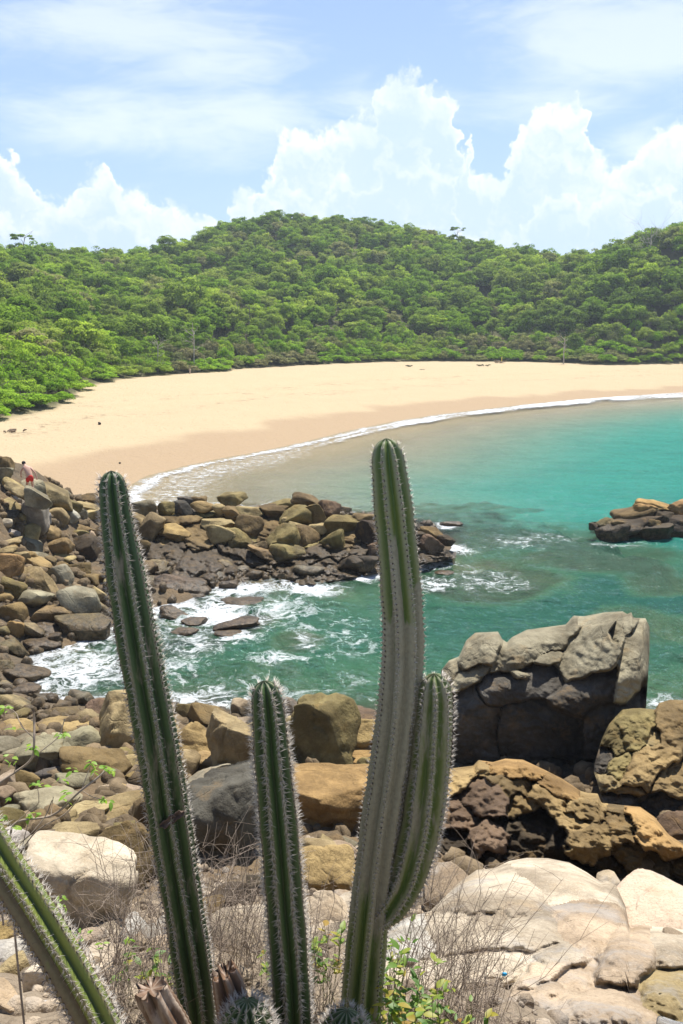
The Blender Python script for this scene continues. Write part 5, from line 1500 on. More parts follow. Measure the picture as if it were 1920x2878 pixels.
def cactus_column(path_px, widths, Y, ribs, seed, mat, parent, cork_f, spine_len=(0.013, 0.030), per=9, pitch=0.024, phase=0.0, ext=True, names=('stem', 'spines', 'areoles'), Yb=None, jag=0.0, no_spines=False, deep=0.38, wsp=1.0):
    """ribbed column; path from tip to foot in photograph pixels, standing at distance Y"""
    r = np.random.default_rng(seed)
    n_ = len(path_px)
    Ys = np.linspace(Y, Yb if Yb else Y, n_)
    pts = [at_y(x, y, Ys[i]) for i, (x, y) in enumerate(path_px)]
    rad = [w / 2 * mpp(p) for w, p in zip(widths, pts)]
    if ext:
        d = (pts[-1] - pts[-2])
        d /= np.linalg.norm(d)
        zg = ground1(pts[-1][0], pts[-1][1]) - 0.1
        ln = max(0.05, (pts[-1][2] - zg) / max(0.35, -d[2]))
        pts.append(pts[-1] + d * ln)
        rad.append(rad[-1])
    step = 0.006 if len(path_px) < 4 else 0.012
    P, s = smooth_path(pts, step)
    s_in = np.concatenate([[0], np.cumsum(np.linalg.norm(np.diff(np.array(pts), axis=0), axis=1))])
    Rr = np.interp(s, s_in, rad)
    R0 = Rr[np.argmin(np.abs(s - rad[0] * 1.6))]
    tipf = np.sqrt(np.clip(1 - (np.clip(1 - s / (R0 * 1.5), 0, 1)) ** 2.2, 0.0, 1)) if jag == 0 else np.ones(len(s))
    Rr = Rr * np.maximum(tipf, 0.02)
    Rr = Rr * (1 + 0.035 * fbm(np.column_stack([s * 5, np.full(len(s), seed * 1.0), np.zeros(len(s))]), 3))
    T = np.gradient(P, axis=0)
    T /= np.linalg.norm(T, axis=1)[:, None]
    ref = np.array([1.0, 0.0, 0.0])
    A = ref - T * (T @ ref)[:, None]
    A /= np.linalg.norm(A, axis=1)[:, None]
    B = np.cross(T, A)
    nth = ribs * 8
    th = np.linspace(0, 2 * np.pi, nth, endpoint=False)
    tw = phase + 0.18 * np.sin(s * 1.3 + seed) + 0.0 * s
    ang = th[None, :] + 0 * tw[:, None]
    cr = np.abs(np.cos(ribs * ang / 2))
    prof = (1 - deep) + deep * cr ** 1.15
    prof = prof * (1 + 0.03 * np.sin(s[:, None] * 2 * np.pi / pitch) * cr ** 3)      # a slight swelling at each areole
    a2 = ang + tw[:, None]
    rad2 = Rr[:, None] * prof
    pos = P[:, None, :] + rad2[..., None] * (A[:, None, :] * np.cos(a2)[..., None] + B[:, None, :] * np.sin(a2)[..., None])
    if jag:
        drop = jag * (0.5 + 0.8 * pnoise(np.column_stack([np.cos(th) * 2.2, np.sin(th) * 2.2, np.full(nth, seed * 1.7)])) + 0.25 * r.normal(size=nth))
        pos[0] += T[0] * drop[:, None]
        pos[1] += T[1] * drop[:, None] * 0.9
    V = pos.reshape(-1, 3)
    nz = 0.018 * fbm(V * 9 + seed, 3)
    V = V + (pos - P[:, None, :]).reshape(-1, 3) * nz[:, None] * 2
    m_ = len(s)
    i = np.arange(m_ - 1)[:, None] * nth
    j = np.arange(nth)[None, :]
    F = np.stack([i + j, i + (j + 1) % nth, i + nth + (j + 1) % nth, i + nth + j], -1).reshape(-1, 4)[:, ::-1]
    V = np.vstack([V, P[0] + (T[0] * jag * 0.8 if jag else 0), P[0]])
    capi = len(V) - 2
    capF = np.stack([np.full(nth, capi), np.full(nth, capi), np.arange(nth), (np.arange(nth) + 1) % nth], -1)
    me = mesh_np(names[0], V, F, True, mat)
    # the tip cap as triangles in the same mesh
    bm = bmesh.new()
    bm.from_mesh(me)
    bm.verts.ensure_lookup_table()
    for k in range(nth):
        try:
            f = bm.faces.new((bm.verts[capi], bm.verts[(k + 1) % nth], bm.verts[k]))
            f.smooth = True
        except ValueError:
            pass
    bm.to_mesh(me)
    bm.free()
    crest = np.concatenate([cr.ravel(), [1, 1]]) * np.ones(len(V))
    L = s[-1]
    ckv = cork_f(np.repeat(s / L, nth).reshape(m_, nth), a2 % (2 * np.pi)).ravel()
    vattr(me, 'crest', crest)
    vattr(me, 'cork', np.concatenate([ckv, [0, 0]]))
    o0 = np.array(parent.matrix_basis.translation)
    def shifted(me_):
        n = len(me_.vertices)
        c = np.empty(n * 3, np.float32)
        me_.vertices.foreach_get('co', c)
        me_.vertices.foreach_set('co', (c.reshape(-1, 3) - o0).astype(np.float32).ravel())
        me_.update()
        return me_
    stem = link(names[0], shifted(me), parent)
    if no_spines:
        return stem, P, Rr
    # areoles with their spines along every rib crest
    SV, SF, tips, AV, AF, off, aoff = [], [], [], [], [], 0, 0
    for q in range(ribs):
        a_q = 2 * np.pi * q / ribs
        u = np.arange(0.012, L, pitch) + r.uniform(0, pitch)
        u = u[u < L]
        for uu in u:
            k = min(m_ - 2, int(np.searchsorted(s, uu)))
            an = a_q + tw[k]
            nrm = A[k] * math.cos(an) + B[k] * math.sin(an)
            tip_k = min(1, s[k] / (R0 * 1.5))
            out_n = nrm * (0.25 + 0.75 * tip_k) - T[k] * (1 - tip_k) * 0.9
            out_n /= np.linalg.norm(out_n)
            base = P[k] + nrm * Rr[k] * 0.985
            side = np.cross(T[k], out_n)
            nsp = int(per * r.uniform(0.7, 1.3) * (1.25 if uu < 0.12 else 1))
            for e in range(nsp):
                ph = r.uniform(0, 6.28)
                sp = r.uniform(0.35, 1.5)
                dvec = out_n + sp * (math.cos(ph) * side + math.sin(ph) * T[k] * 0.9)
                dvec /= np.linalg.norm(dvec)
                ln = r.uniform(*spine_len) * (1.25 if r.uniform() < 0.15 else 1)
                ax = np.cross(dvec, r.normal(size=3))
                ax /= np.linalg.norm(ax) + 1e-9
                ay = np.cross(dvec, ax)
                w = 0.00125 * wsp
                SV += [base + ax * w, base - ax * w * .5 + ay * w * .87, base - ax * w * .5 - ay * w * .87, base + dvec * ln]
                SF += [(off, off + 1, off + 3), (off + 1, off + 2, off + 3), (off + 2, off, off + 3)]
                tips += [0, 0, 0, 1]
                off += 4
            rr_ = 0.0042
            b0 = base + out_n * 0.003
            AV += [b0 + out_n * rr_ * .6] + [base + rr_ * (math.cos(x) * side + math.sin(x) * T[k] * 1.3) - out_n * .001 for x in (0, 1.26, 2.51, 3.77, 5.03)]
            AF += [(aoff, aoff + 1 + e, aoff + 1 + (e + 1) % 5) for e in range(5)]
            aoff += 6
    sm = mesh_np(names[1], np.array(SV), np.array(SF), False, M_SPINE)
    vattr(sm, 'tip', tips)
    tag(link(names[1], shifted(sm), stem), kind='stuff')
    am = mesh_np(names[2], np.array(AV), np.array(AF), True, M_AREOLE)
    tag(link(names[2], shifted(am), stem), kind='stuff')
    return stem, P, Rr
dd = 1920 / 1568.0
def dpts(*p):
    return [(x * dd, y * dd) for x, y in p]
def foot(path, Y):
    p = at_y(path[-1][0], path[-1][1], Y)
    return (p[0], p[1], ground1(p[0], p[1]))

CY = 3.3
pa = dpts((255, 1080), (259, 1120), (285, 1300), (322, 1500), (360, 1700), (392, 1900), (424, 2100), (452, 2300), (460, 2400))
ca = empty('cactus', foot(pa, CY), 'tall dark green columnar cactus on the left with its tip against the beach', 'cactus', 'columnar cacti in front')
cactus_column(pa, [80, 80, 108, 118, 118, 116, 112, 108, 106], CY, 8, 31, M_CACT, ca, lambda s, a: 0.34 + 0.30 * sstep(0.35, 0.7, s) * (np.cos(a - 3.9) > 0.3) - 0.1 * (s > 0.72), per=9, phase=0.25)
pb = dpts((605, 1562), (611, 1600), (625, 1750), (640, 1900), (652, 2050), (664, 2200), (673, 2400))
cb = empty('cactus', foot(pb, 3.15), 'short dark green columnar cactus in the middle, thick with white spines', 'cactus', 'columnar cacti in front')
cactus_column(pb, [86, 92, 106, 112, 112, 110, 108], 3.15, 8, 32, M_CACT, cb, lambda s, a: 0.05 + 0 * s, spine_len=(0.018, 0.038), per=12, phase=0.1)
pc = dpts((886, 1006), (889, 1040), (901, 1150), (916, 1300), (925, 1450), (918, 1600), (898, 1750), (874, 1900), (854, 2050), (838, 2200), (823, 2400))
cc = empty('cactus', foot(pc, 3.5), 'tallest columnar cactus, greyish and corky with green patches and a side branch', 'cactus', 'columnar cacti in front')
cactus_column(pc, [98, 98, 112, 118, 122, 122, 122, 118, 112, 114, 118], 3.5, 8, 33, M_CACTG, cc, lambda s, a: 0.10 + 0.72 * sstep(0.0, 0.05, s - 0.17 - 0.07 * np.sin(np.floor(a / (2 * np.pi / 8) ) * 2.3)) - 0.14 * np.sin(np.floor(a / (2 * np.pi / 8)) * 4.1) * (s > .25) - 0.6 * sstep(0.62, 0.76, s), spine_len=(0.010, 0.022), per=7, phase=0.2)
pd = dpts((996, 1546), (998, 1575), (992, 1700), (978, 1830), (957, 1940), (925, 2030), (893, 2080), (865, 2110))
cactus_column(pd, [84, 96, 112, 118, 116, 108, 98, 70], 3.46, 8, 34, M_CACTG, cc, lambda s, a: 0.42 + 0 * s, spine_len=(0.016, 0.032), per=12, phase=0.0, ext=False, names=('branch', 'spines', 'areoles'), Yb=3.5)
pe = dpts((-222, 1685), (-182, 1735), (-50, 1900), (10, 1992), (107, 2146), (219, 2345), (262, 2440))
ce = empty('cactus', foot(pe, 2.55), 'yellow-green cactus leaning in from the lower left corner', 'cactus', 'columnar cacti in front')
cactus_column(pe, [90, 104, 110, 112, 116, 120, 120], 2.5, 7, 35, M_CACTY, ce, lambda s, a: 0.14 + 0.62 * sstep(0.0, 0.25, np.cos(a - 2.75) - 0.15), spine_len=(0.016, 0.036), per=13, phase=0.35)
pf = [(694, 2812), (694, 2850), (696, 2960)]
cf = empty('cactus', foot(pf, 2.85), 'small round white-spined cactus head at the foot of the short middle cactus', 'cactus', 'columnar cacti in front')
cactus_column(pf, [120, 150, 150], 2.85, 11, 36, M_CACT, cf, lambda s, a: 0.05 + 0 * s, spine_len=(0.02, 0.048), per=12, pitch=0.02)
pg = [(975, 2840), (972, 2870), (965, 2960)]
cg_ = empty('cactus', foot(pg, 3.05), 'small grey-spined cactus head at the foot of the tallest cactus', 'cactus', 'columnar cacti in front')
cactus_column(pg, [110, 140, 140], 3.05, 11, 37, M_CACT, cg_, lambda s, a: 0.3 + 0 * s, spine_len=(0.018, 0.042), per=12, pitch=0.02)
ph = [(418, 2766), (440, 2810), (490, 2900), (530, 3000)]
ch_ = empty('dead_cactus', foot(ph, 2.9), 'dead broken cactus stump with an orange-brown cut end beside the tall left cactus', 'cactus stump')
cactus_column(ph, [96, 100, 104, 108], 2.9, 7, 38, M_DEAD, ch_, lambda s, a: 0.45 + 0 * s, jag=0.03, no_spines=True, deep=0.34)
pi_ = [(622, 2715), (640, 2760), (655, 2830), (660, 2960)]
ci_ = empty('dead_cactus', foot(pi_, 3.0), 'dark splintered dead cactus stump leaning against the tall left cactus', 'cactus stump')
cactus_column(pi_, [70, 92, 104, 110], 3.0, 6, 39, M_DEAD, ci_, lambda s, a: 0.05 + 0 * s, jag=0.07, no_spines=True, deep=0.42)
# dry husk caught on the tall left cactus
m, t, out = material('dry_husk')
geo = t.new('ShaderNodeNewGeometry').outputs['Position']
principled(t, out, t.mix(t.noise(geo, 60, 4), (0.05, 0.032, 0.025), (0.16, 0.115, 0.09)), 0.9)
hp = at_y(484, 2300, CY - 0.075)
g0 = np.linspace(-1, 1, 9)
U, W = np.meshgrid(g0, g0, indexing='ij')
px_ = U * 0.058
wd = 0.022 * np.sqrt(np.clip(1.02 - U ** 2, 0, 1))
HV = np.stack([px_ * 0.86 + W * wd * 0.3, -0.012 * W ** 2 + 0.006 * np.sin(U * 6), px_ * 0.55 + W * wd + 0.006 * np.sin(U * 9 + W * 4)], -1).reshape(-1, 3)
ii, jj = np.meshgrid(np.arange(8), np.arange(8), indexing='ij')
v0 = (ii * 9 + jj).ravel()
hm = mesh_np('dry_husk', HV, np.stack([v0, v0 + 9, v0 + 10, v0 + 1], -1), True, m)
ho = link('dry_husk', hm, None, hp)
so = ho.modifiers.new('thick', 'SOLIDIFY')
so.thickness = 0.003
tag(ho, 'dark brown dry husk caught on the spines halfway down the tall left cactus', 'dry leaf')

# ================================================================== BRUSH, WEEDS AND THE LEAFY BRANCH
m, t, out = material('dry_twig')
oi = t.new('ShaderNodeObjectInfo')
geo = t.new('ShaderNodeNewGeometry').outputs['Position']
principled(t, out, t.mix(t.noise(geo, 14, 3), (0.15, 0.11, 0.08), (0.46, 0.38, 0.30)), 0.9, None, 0.1)
M_TWIG = m
def plant_leaf(name, ramp):
    m, t, out = material(name)
    oi = t.new('ShaderNodeObjectInfo')
    c = t.ramp(oi.outputs['Random'], ramp)
    d = t.new('ShaderNodeBsdfPrincipled')
    t.put(d.inputs['Base Color'], c)
    d.inputs['Roughness'].default_value = 0.5
    tr = t.new('ShaderNodeBsdfTranslucent')
    t.put(tr.inputs[0], t.mix(1.0, c, (1.4, 1.5, 0.5), 'MULTIPLY'))
    mx = t.new('ShaderNodeMixShader')
    mx.inputs[0].default_value = 0.45
    t.l.new(d.outputs[0], mx.inputs[1])
    t.l.new(tr.outputs[0], mx.inputs[2])
    t.l.new(mx.outputs[0], out.inputs[0])
    return m
M_LEAF = plant_leaf('fresh_leaf', [(0, (0.16, 0.30, 0.04)), (0.5, (0.24, 0.38, 0.05)), (1, (0.30, 0.42, 0.07))])
M_WEED = plant_leaf('weed_leaf', [(0, (0.07, 0.16, 0.025)), (0.45, (0.15, 0.25, 0.03)), (0.8, (0.30, 0.33, 0.04)), (0.95, (0.36, 0.28, 0.05)), (1, (0.34, 0.16, 0.05))])
def leaf_mesh(name, wid, mat):
    us = np.array([0, 0.18, 0.4, 0.65, 0.85, 1.0])
    ws = np.array([0.05, 0.75, 1.0, 0.8, 0.42, 0.0]) * wid / 2
    V, F = [], []
    for u, w in zip(us, ws):
        dz = -0.22 * u * u
        V += [(-w, u, dz + 0.10 * w * 2), (0, u, dz), (w, u, dz + 0.10 * w * 2)]
    for k in range(5):
        b = k * 3
        F += [(b, b + 1, b + 4, b + 3), (b + 1, b + 2, b + 5, b + 4)]
    return mesh_np(name, V, F, True, mat)
LEAF_A = leaf_mesh('leaf', 0.52, M_LEAF)
LEAF_W = [leaf_mesh('leaf', 0.36, M_WEED), leaf_mesh('leaf', 0.5, M_WEED)]
def aim(d, up=(0, 0, 1), roll=0.0):
    d = Vector([float(x) for x in d]).normalized()
    q = d.to_track_quat('Y', 'Z')
    return (q.to_matrix() @ Matrix.Rotation(roll, 3, 'Y')).to_euler()

def twig_bush(base, n, height, spread, seed, label, lean=(0, 0), thick=0.0021, grp='dry leafless bushes round the cacti', sub=9):
    r = np.random.default_rng(seed)
    parts = []
    for k in range(n):
        an = r.uniform(0, 6.28)
        p = np.array([r.normal() * spread * 0.30, r.normal() * spread * 0.30, -0.03])
        h = height * r.uniform(0.45, 1.05)
        out_ = np.array([math.cos(an), math.sin(an), 0]) * spread * r.uniform(0.1, 0.8) + np.array([lean[0], lean[1], 0]) * h
        pts = [p]
        for q in range(1, 5):
            f = q / 4
            pts.append(p + out_ * f ** 1.3 + np.array([0, 0, h * f]) + r.normal(size=3) * 0.022 * height)
        pts = np.array(pts)
        parts.append(tube(pts, thick * np.linspace(1.25, 0.5, 5), 4))
        for j in range(sub):
            f = r.uniform(0.25, 1.0)
            i0 = f * 4
            q0 = np.array([np.interp(i0, range(5), pts[:, c]) for c in range(3)])
            dv = r.normal(size=3) * np.array([0.8, 0.8, 0.5]) + np.array([0, 0, 0.55])
            dv /= np.linalg.norm(dv)
            ln = height * r.uniform(0.10, 0.32)
            q1 = q0 + dv * ln * 0.5
            q2 = q1 + (dv + r.normal(size=3) * 0.35) * ln * 0.5
            parts.append(tube(np.array([q0, q1, q2]), thick * np.array([0.7, 0.55, 0.35]), 3))
    V, F = join_vf([(v, f) for v, f in parts])
    o = link('dry_bush', mesh_np('dry_bush', V, F, True, M_TWIG), None, base)
    return tag(o, label, 'dry bush', grp)
def fg(sx, sy, Y=None):
    if Y is None:
        return march(sx, sy, 9)
    p = at_y(sx, sy, Y)
    return np.array([p[0], p[1], ground1(p[0], p[1])])
def px_height(sx, sy_top, base):
    return max(0.15, float(at_y(sx, sy_top, base[1])[2] - base[2]))
for (sx, sy_b, sy_t, Y, n, spr, seed, lab, lean) in [
        (640, 2680, 2330, 4.3, 30, 0.40, 1, 'grey tangled leafless bush between the tall left and the short middle cactus', (0.1, 0)),
        (560, 2740, 2360, 4.9, 26, 0.42, 2, 'thin dry bush close behind the tall left cactus on its right side', (0.2, 0)),
        (760, 2760, 2480, 4.6, 22, 0.30, 3, 'small dry bush behind the short middle cactus', (0, 0)),
        (410, 2640, 2330, 4.4, 26, 0.38, 4, 'dry bush in front of the large pale boulder left of the tall left cactus', (-0.2, 0)),
        (330, 2760, 2500, 3.6, 24, 0.34, 5, 'low straw-coloured dry bush between the leaning cactus and the tall left cactus', (0.1, 0)),
        (1180, 2760, 2420, 4.2, 34, 0.42, 6, 'dry leafless bush right of the tallest cactus against the pale dome', (0.25, 0)),
        (1290, 2790, 2470, 4.5, 24, 0.38, 7, 'airy dry bush with long bare stems in front of the great pale dome', (0.35, 0)),
        (930, 2730, 2470, 4.7, 20, 0.28, 8, 'small dry bush just left of the foot of the tallest cactus', (0, 0)),
        (1330, 2860, 2690, 3.9, 40, 0.34, 9, 'dense low grey bush at the bottom edge right of the tallest cactus', (0, 0)),
        (480, 2860, 2620, 3.5, 30, 0.30, 10, 'matted dry straw behind the broken stump', (0, 0)),
        (840, 2840, 2600, 3.8, 22, 0.28, 11, 'wispy dry bush between the short middle and the tallest cactus', (0, 0))]:
    b = fg(sx, sy_b, Y)
    twig_bush(b, n, px_height(sx, sy_t, b), spr, seed, lab, lean)

# matted straw on the ground
r = np.random.default_rng(5)
parts = []
for k in range(1500):
    sx = r.choice([r.uniform(240, 620), r.uniform(1000, 1500), r.uniform(600, 1000)])
    Y = r.uniform(2.9, 5.2)
    x = (sx - 960) / FOC * (Y * 1.15)
    z = 0
    parts.append((x, Y))
XYs = np.array(parts)
Zs = ground(XYs)
parts = []
for (x, y), z in zip(XYs, Zs):
    a = r.uniform(0, 6.28)
    ln = r.uniform(0.06, 0.20)
    d = np.array([math.cos(a), math.sin(a), r.uniform(-0.1, 0.7)])
    d /= np.linalg.norm(d)
    c = np.array([x, y, z + r.uniform(0.0, 0.09)])
    parts.append(tube(np.array([c - d * ln / 2, c + r.normal(size=3) * 0.012, c + d * ln / 2]), np.array([0.0009, 0.0013, 0.0005]), 3))
V, F = join_vf(parts)
m, t, out = material('straw')
principled(t, out, t.mix(t.noise(t.new('ShaderNodeNewGeometry').outputs['Position'], 11, 2), (0.22, 0.16, 0.11), (0.52, 0.42, 0.31)), 0.9, None, 0.1)
tag(link('dry_grass', mesh_np('dry_grass', V, F, True, m)), kind='stuff')

def weed(sx, sy_b, sy_t, Y, n_stem, n_leaf, spr, ls, seed, label):
    r = np.random.default_rng(seed)
    b = fg(sx, sy_b, Y)
    h = px_height(sx, sy_t, b)
    root = empty('green_weed', b, label, 'plant', 'green weeds round the cacti')
    parts, spots = [], []
    for k in range(n_stem):
        an = r.uniform(0, 6.28)
        hh = h * r.uniform(0.6, 1.05)
        e = np.array([math.cos(an) * spr * r.uniform(0.2, 1), math.sin(an) * spr * r.uniform(0.2, 1), hh])
        p0 = np.array([r.normal() * spr * .2, r.normal() * spr * .2, -0.02])
        mid = p0 + (e - p0) * 0.5 + r.normal(size=3) * 0.02 + np.array([0, 0, 0.05])
        parts.append(tube(np.array([p0, mid, e]), np.array([.0022, .0018, .0010]), 4))
        for j in range(n_leaf):
            f = r.uniform(0.35, 1.0)
            q = (mid + (e - mid) * (f - 0.5) * 2) if f > 0.5 else p0 + (mid - p0) * f * 2
            spots.append((q, r.uniform(0, 6.28)))
    V, F = join_vf(parts)
    link('stem', mesh_np('stem', V, F, True, M_STEMG), root)
    for q, an in spots:
        o = link('leaf', LEAF_W[int(r.integers(2))], root, q)
        o.rotation_euler = aim((math.cos(an), math.sin(an), r.uniform(-0.1, 0.9)), roll=r.uniform(-0.4, 0.4))
        s = ls * r.uniform(0.6, 1.25)
        o.scale = (s, s, s)
m, t, out = material('green_stem')
principled(t, out, (0.16, 0.17, 0.06), 0.7)
M_STEMG = m
weed(1085, 2850, 2640, 3.6, 9, 7, 0.16, 0.060, 1, 'yellow-green weed right of the foot of the tallest cactus')
weed(1130, 2880, 2700, 3.5, 12, 8, 0.22, 0.058, 11, 'broad yellow-green weed at the bottom edge right of the small grey-spined cactus head')
weed(1220, 2850, 2720, 3.7, 9, 7, 0.18, 0.055, 12, 'yellow-green weed under the airy dry bush, second from the tallest cactus')
weed(1190, 2890, 2740, 3.4, 7, 7, 0.15, 0.055, 2, 'green weed with a few orange leaves at the bottom edge under the dry bush')
weed(930, 2830, 2620, 4.0, 8, 7, 0.14, 0.060, 3, 'fresh green weed between the short middle and the tallest cactus')
weed(470, 2790, 2670, 3.7, 9, 8, 0.13, 0.055, 4, 'bright green weed behind the broken cactus stump')
weed(360, 2730, 2660, 3.8, 4, 6, 0.10, 0.050, 5, 'small green weed between the leaning cactus and the tall left cactus')
weed(1110, 2720, 2600, 4.4, 6, 6, 0.12, 0.050, 6, 'small yellowing weed higher up behind the foot of the tallest cactus')
weed(1360, 2900, 2800, 3.4, 5, 6, 0.12, 0.050, 7, 'low green weed at the bottom edge in front of the dense grey bush')
weed(760, 2790, 2700, 4.2, 4, 5, 0.10, 0.045, 8, 'tiny green weed close to the right side of the short middle cactus')

# leafy branch reaching in at the left
BY = 2.75
bs = at_y(70, 2420, BY)
lb = empty('leafy_branch', (bs[0], bs[1], ground1(bs[0], bs[1])), 'thin bare branch with small bright green leaves reaching in at the left', 'plant')
o0 = np.array(lb.location)
def bp(x, y, dy=0):
    return at_y(x, y, BY + dy) - o0
stems = [([(70, 2900), (40, 2600), (30, 2390), (36, 2320), (143, 2293), (229, 2221), (286, 2175), (300, 2160)], 0.0042), ([(10, 2600), (-20, 2330), (0, 2198), (40, 2172), (89, 2132), (96, 2075), (96, 2025), (94, 2000)], 0.0042), ([(89, 2132), (130, 2100), (165, 2070), (182, 2020)], 0.0016), ([(96, 2075), (60, 2040), (40, 1998), (20, 1990)], 0.0015), ([(229, 2221), (240, 2190), (255, 2150), (252, 2140)], 0.0016),
         ([(143, 2293), (147, 2260), (150, 2240)], 0.0014), ([(36, 2320), (80, 2280), (110, 2250), (106, 2215)], 0.0014), ([(40, 2172), (44, 2150), (40, 2138)], 0.0013), ([(229, 2221), (262, 2240), (290, 2248)], 0.0014), ([(30, 2390), (90, 2340), (130, 2290), (146, 2250)], 0.0020), ([(60, 2390), (110, 2330), (180, 2290), (225, 2240)], 0.0022), ([(60, 2390), (75, 2330), (84, 2300)], 0.0015), ([(0, 2198), (-5, 2160), (2, 2130)], 0.0013), ([(96, 2075), (70, 2050), (58, 2030)], 0.0012)]
parts = [tube(smooth_path([bp(x, y, 0.02 * math.sin(i * 2.1 + k)) for i, (x, y) in enumerate(pp)], 0.02)[0], w, 5) for k, (pp, w) in enumerate(stems)]
V, F = join_vf(parts)
link('stem', mesh_np('stem', V, F, True, M_TWIG), lb)
r = np.random.default_rng(3)
for (x, y, n) in [(172, 2064, 5), (184, 2058, 3), (96, 2100, 5), (88, 2098, 3), (18, 1990, 6), (204, 2162, 4), (254, 2140, 4), (270, 2163, 5), (300, 2160, 6), (312, 2168, 3), (104, 2208, 6), (120, 2205, 3), (192, 2228, 5), (192, 2250, 3), (290, 2246, 4), (305, 2252, 3), (84, 2286, 5), (108, 2282, 3), (8, 2297, 4), (40, 2135, 4), (172, 2190, 4), (36, 2248, 4), (3, 2130, 3), (40, 2330, 4), (45, 2050, 3)]:
    for k in range(n):
        q = bp(x + r.uniform(-9, 9), y + r.uniform(-8, 8), r.uniform(-0.03, 0.03))
        o = link('leaf', LEAF_A, lb, q)
        an = r.uniform(0, 6.28)
        o.rotation_euler = aim((math.cos(an), math.sin(an) * 0.6, r.uniform(-0.7, 0.35)), roll=r.uniform(-0.6, 0.6))
        s = 0.026 * r.uniform(0.7, 1.3)
        o.scale = (s, s, s)
# sprig in front of the pale boulder
sb_ = at_y(280, 2720, 3.2)
sp = empty('leafy_sprig', (sb_[0], sb_[1], ground1(sb_[0], sb_[1])), 'slender sprig with a few green leaves in front of the large pale boulder', 'plant')
o0 = np.array(sp.location)
def bq(x, y):
    return at_y(x, y, 3.2) - o0
V, F = join_vf([tube(smooth_path([bq(x, y) for x, y in pp], 0.02)[0], 0.0016, 4) for pp in ([(300, 2860), (240, 2650), (200, 2600), (178, 2560), (172, 2520)], [(240, 2650), (260, 2640), (300, 2660)], [(200, 2600), (215, 2610), (222, 2618)], [(300, 2860), (350, 2680), (362, 2640), (370, 2630)])])
link('stem', mesh_np('stem', V, F, True, M_TWIG), sp)
for (x, y, n) in [(174, 2520, 5), (180, 2545, 4), (216, 2612, 4), (250, 2620, 3), (285, 2658, 4), (365, 2640, 4), (235, 2640, 2)]:
    for k in range(n):
        o = link('leaf', LEAF_A, sp, bq(x + r.uniform(-9, 9), y + r.uniform(-9, 9)))
        an = r.uniform(0, 6.28)
        o.rotation_euler = aim((math.cos(an), math.sin(an) * 0.6, r.uniform(-0.7, 0.35)), roll=r.uniform(-0.6, 0.6))
        o.scale = (0.026,) * 3
# bare twig with a scrap of blue plastic, and a clear bottle in the corner
tb = fg(1395, 2850, 4.3)
pts_ = [tb, at_y(1400, 2800, 4.3), at_y(1408, 2770, 4.3), at_y(1418, 2742, 4.3)]
V, F = tube(np.array(pts_) - tb, np.array([.003, .002, .0016, .001]), 5)
tag(link('twig', mesh_np('twig', V, F, True, M_TWIG), None, tb), 'single bare upright twig in front of the pale rocks near the bottom right', 'twig')
m, t, out = material('blue_plastic')
principled(t, out, (0.03, 0.35, 0.62), 0.4)
V, Fc = rock_shape(3, 2, 0.2, 2, 0.2)
tag(link('plastic_scrap', mesh_np('plastic_scrap', V * np.array([.03, .015, .022]), Fc, True, m), None, at_y(1418, 2738, 4.3)), 'small bright blue plastic scrap stuck on the tip of the bare twig', 'plastic scrap')
m, t, out = material('clear_plastic')
b_ = t.new('ShaderNodeBsdfPrincipled')
b_.inputs['Transmission Weight'].default_value = 0.9
b_.inputs['Roughness'].default_value = 0.05
b_.inputs['Base Color'].default_value = (0.85, 0.9, 0.95, 1)
t.l.new(b_.outputs[0], out.inputs[0])
bb = at_y(1895, 2885, 4.1)
bt = empty('plastic_bottle', bb, 'crumpled clear plastic bottle lying on the rock in the bottom right corner', 'bottle')
V, F = tube(np.array([[0, 0, -.09], [0, 0, -.088], [0, 0, -.05], [0, 0, 0], [0, 0, .05], [0, 0, .075], [0, 0, .09], [0, 0, .105]]), [0.004, .032, .033, .029, .033, .026, .014, .013], 14)
link('body', mesh_np('body', V, F, True, m), bt)
m, t, out = material('bottle_cap')
principled(t, out, (0.75, 0.45, 0.2), 0.4)
V, F = tube(np.array([[0, 0, .100], [0, 0, .101], [0, 0, .115], [0, 0, .116]]), [0.004, .0155, .0155, .003], 12)
link('cap', mesh_np('cap', V, F, True, m), bt)
bt.rotation_euler = (R(70), R(20), R(35))

# ================================================================== THE MAN CLIMBING AMONG THE ROCKS
PY = 45.0
m, t, out = material('skin')
geo = t.new('ShaderNodeNewGeometry').outputs['Position']
principled(t, out, t.mix(t.noise(geo, 5, 3), (0.50, 0.30, 0.215), (0.58, 0.36, 0.27)), 0.55, None, 0.3)
M_SKIN = m
m, t, out = material('red_cloth')
principled(t, out, (0.52, 0.035, 0.025), 0.8)
M_RED = m
m, t, out = material('black_hair')
principled(t, out, (0.015, 0.011, 0.009), 0.6)
M_HAIR = m
hip = at_y(84, 1341, PY)
man = empty('person', (hip[0], hip[1], hip[2] - 0.86), 'man in red shorts, bare back to us, bent forward climbing behind the rocks at the left', 'person')
o0 = np.array(man.location)
S_ = mpp(hip)
def j(x, y, fwd=0.0):
    return at_y(x, y, PY + fwd) - o0
J = {}
J['pelvis'] = j(84, 1340)
J['waist'] = j(81, 1329, .08)
J['chest'] = j(75, 1317, .20)
J['neck'] = j(70, 1309, .30)
J['skull'] = j(67.5, 1304, .36)
J['crown'] = j(66.5, 1300.5, .38)
J['sh_l'] = j(66, 1313.5, .24)
J['el_l'] = j(59, 1325, .26)
J['wr_l'] = j(59, 1336, .34)
J['pa_l'] = j(59.5, 1339, .36)
J['sh_r'] = j(85, 1315, .20)
J['el_r'] = j(98, 1327, .18)
J['wr_r'] = j(103, 1341, .16)
J['pa_r'] = j(104, 1345, .15)
J['hp_l'] = j(79, 1344)
J['kn_l'] = j(76, 1364, .22)
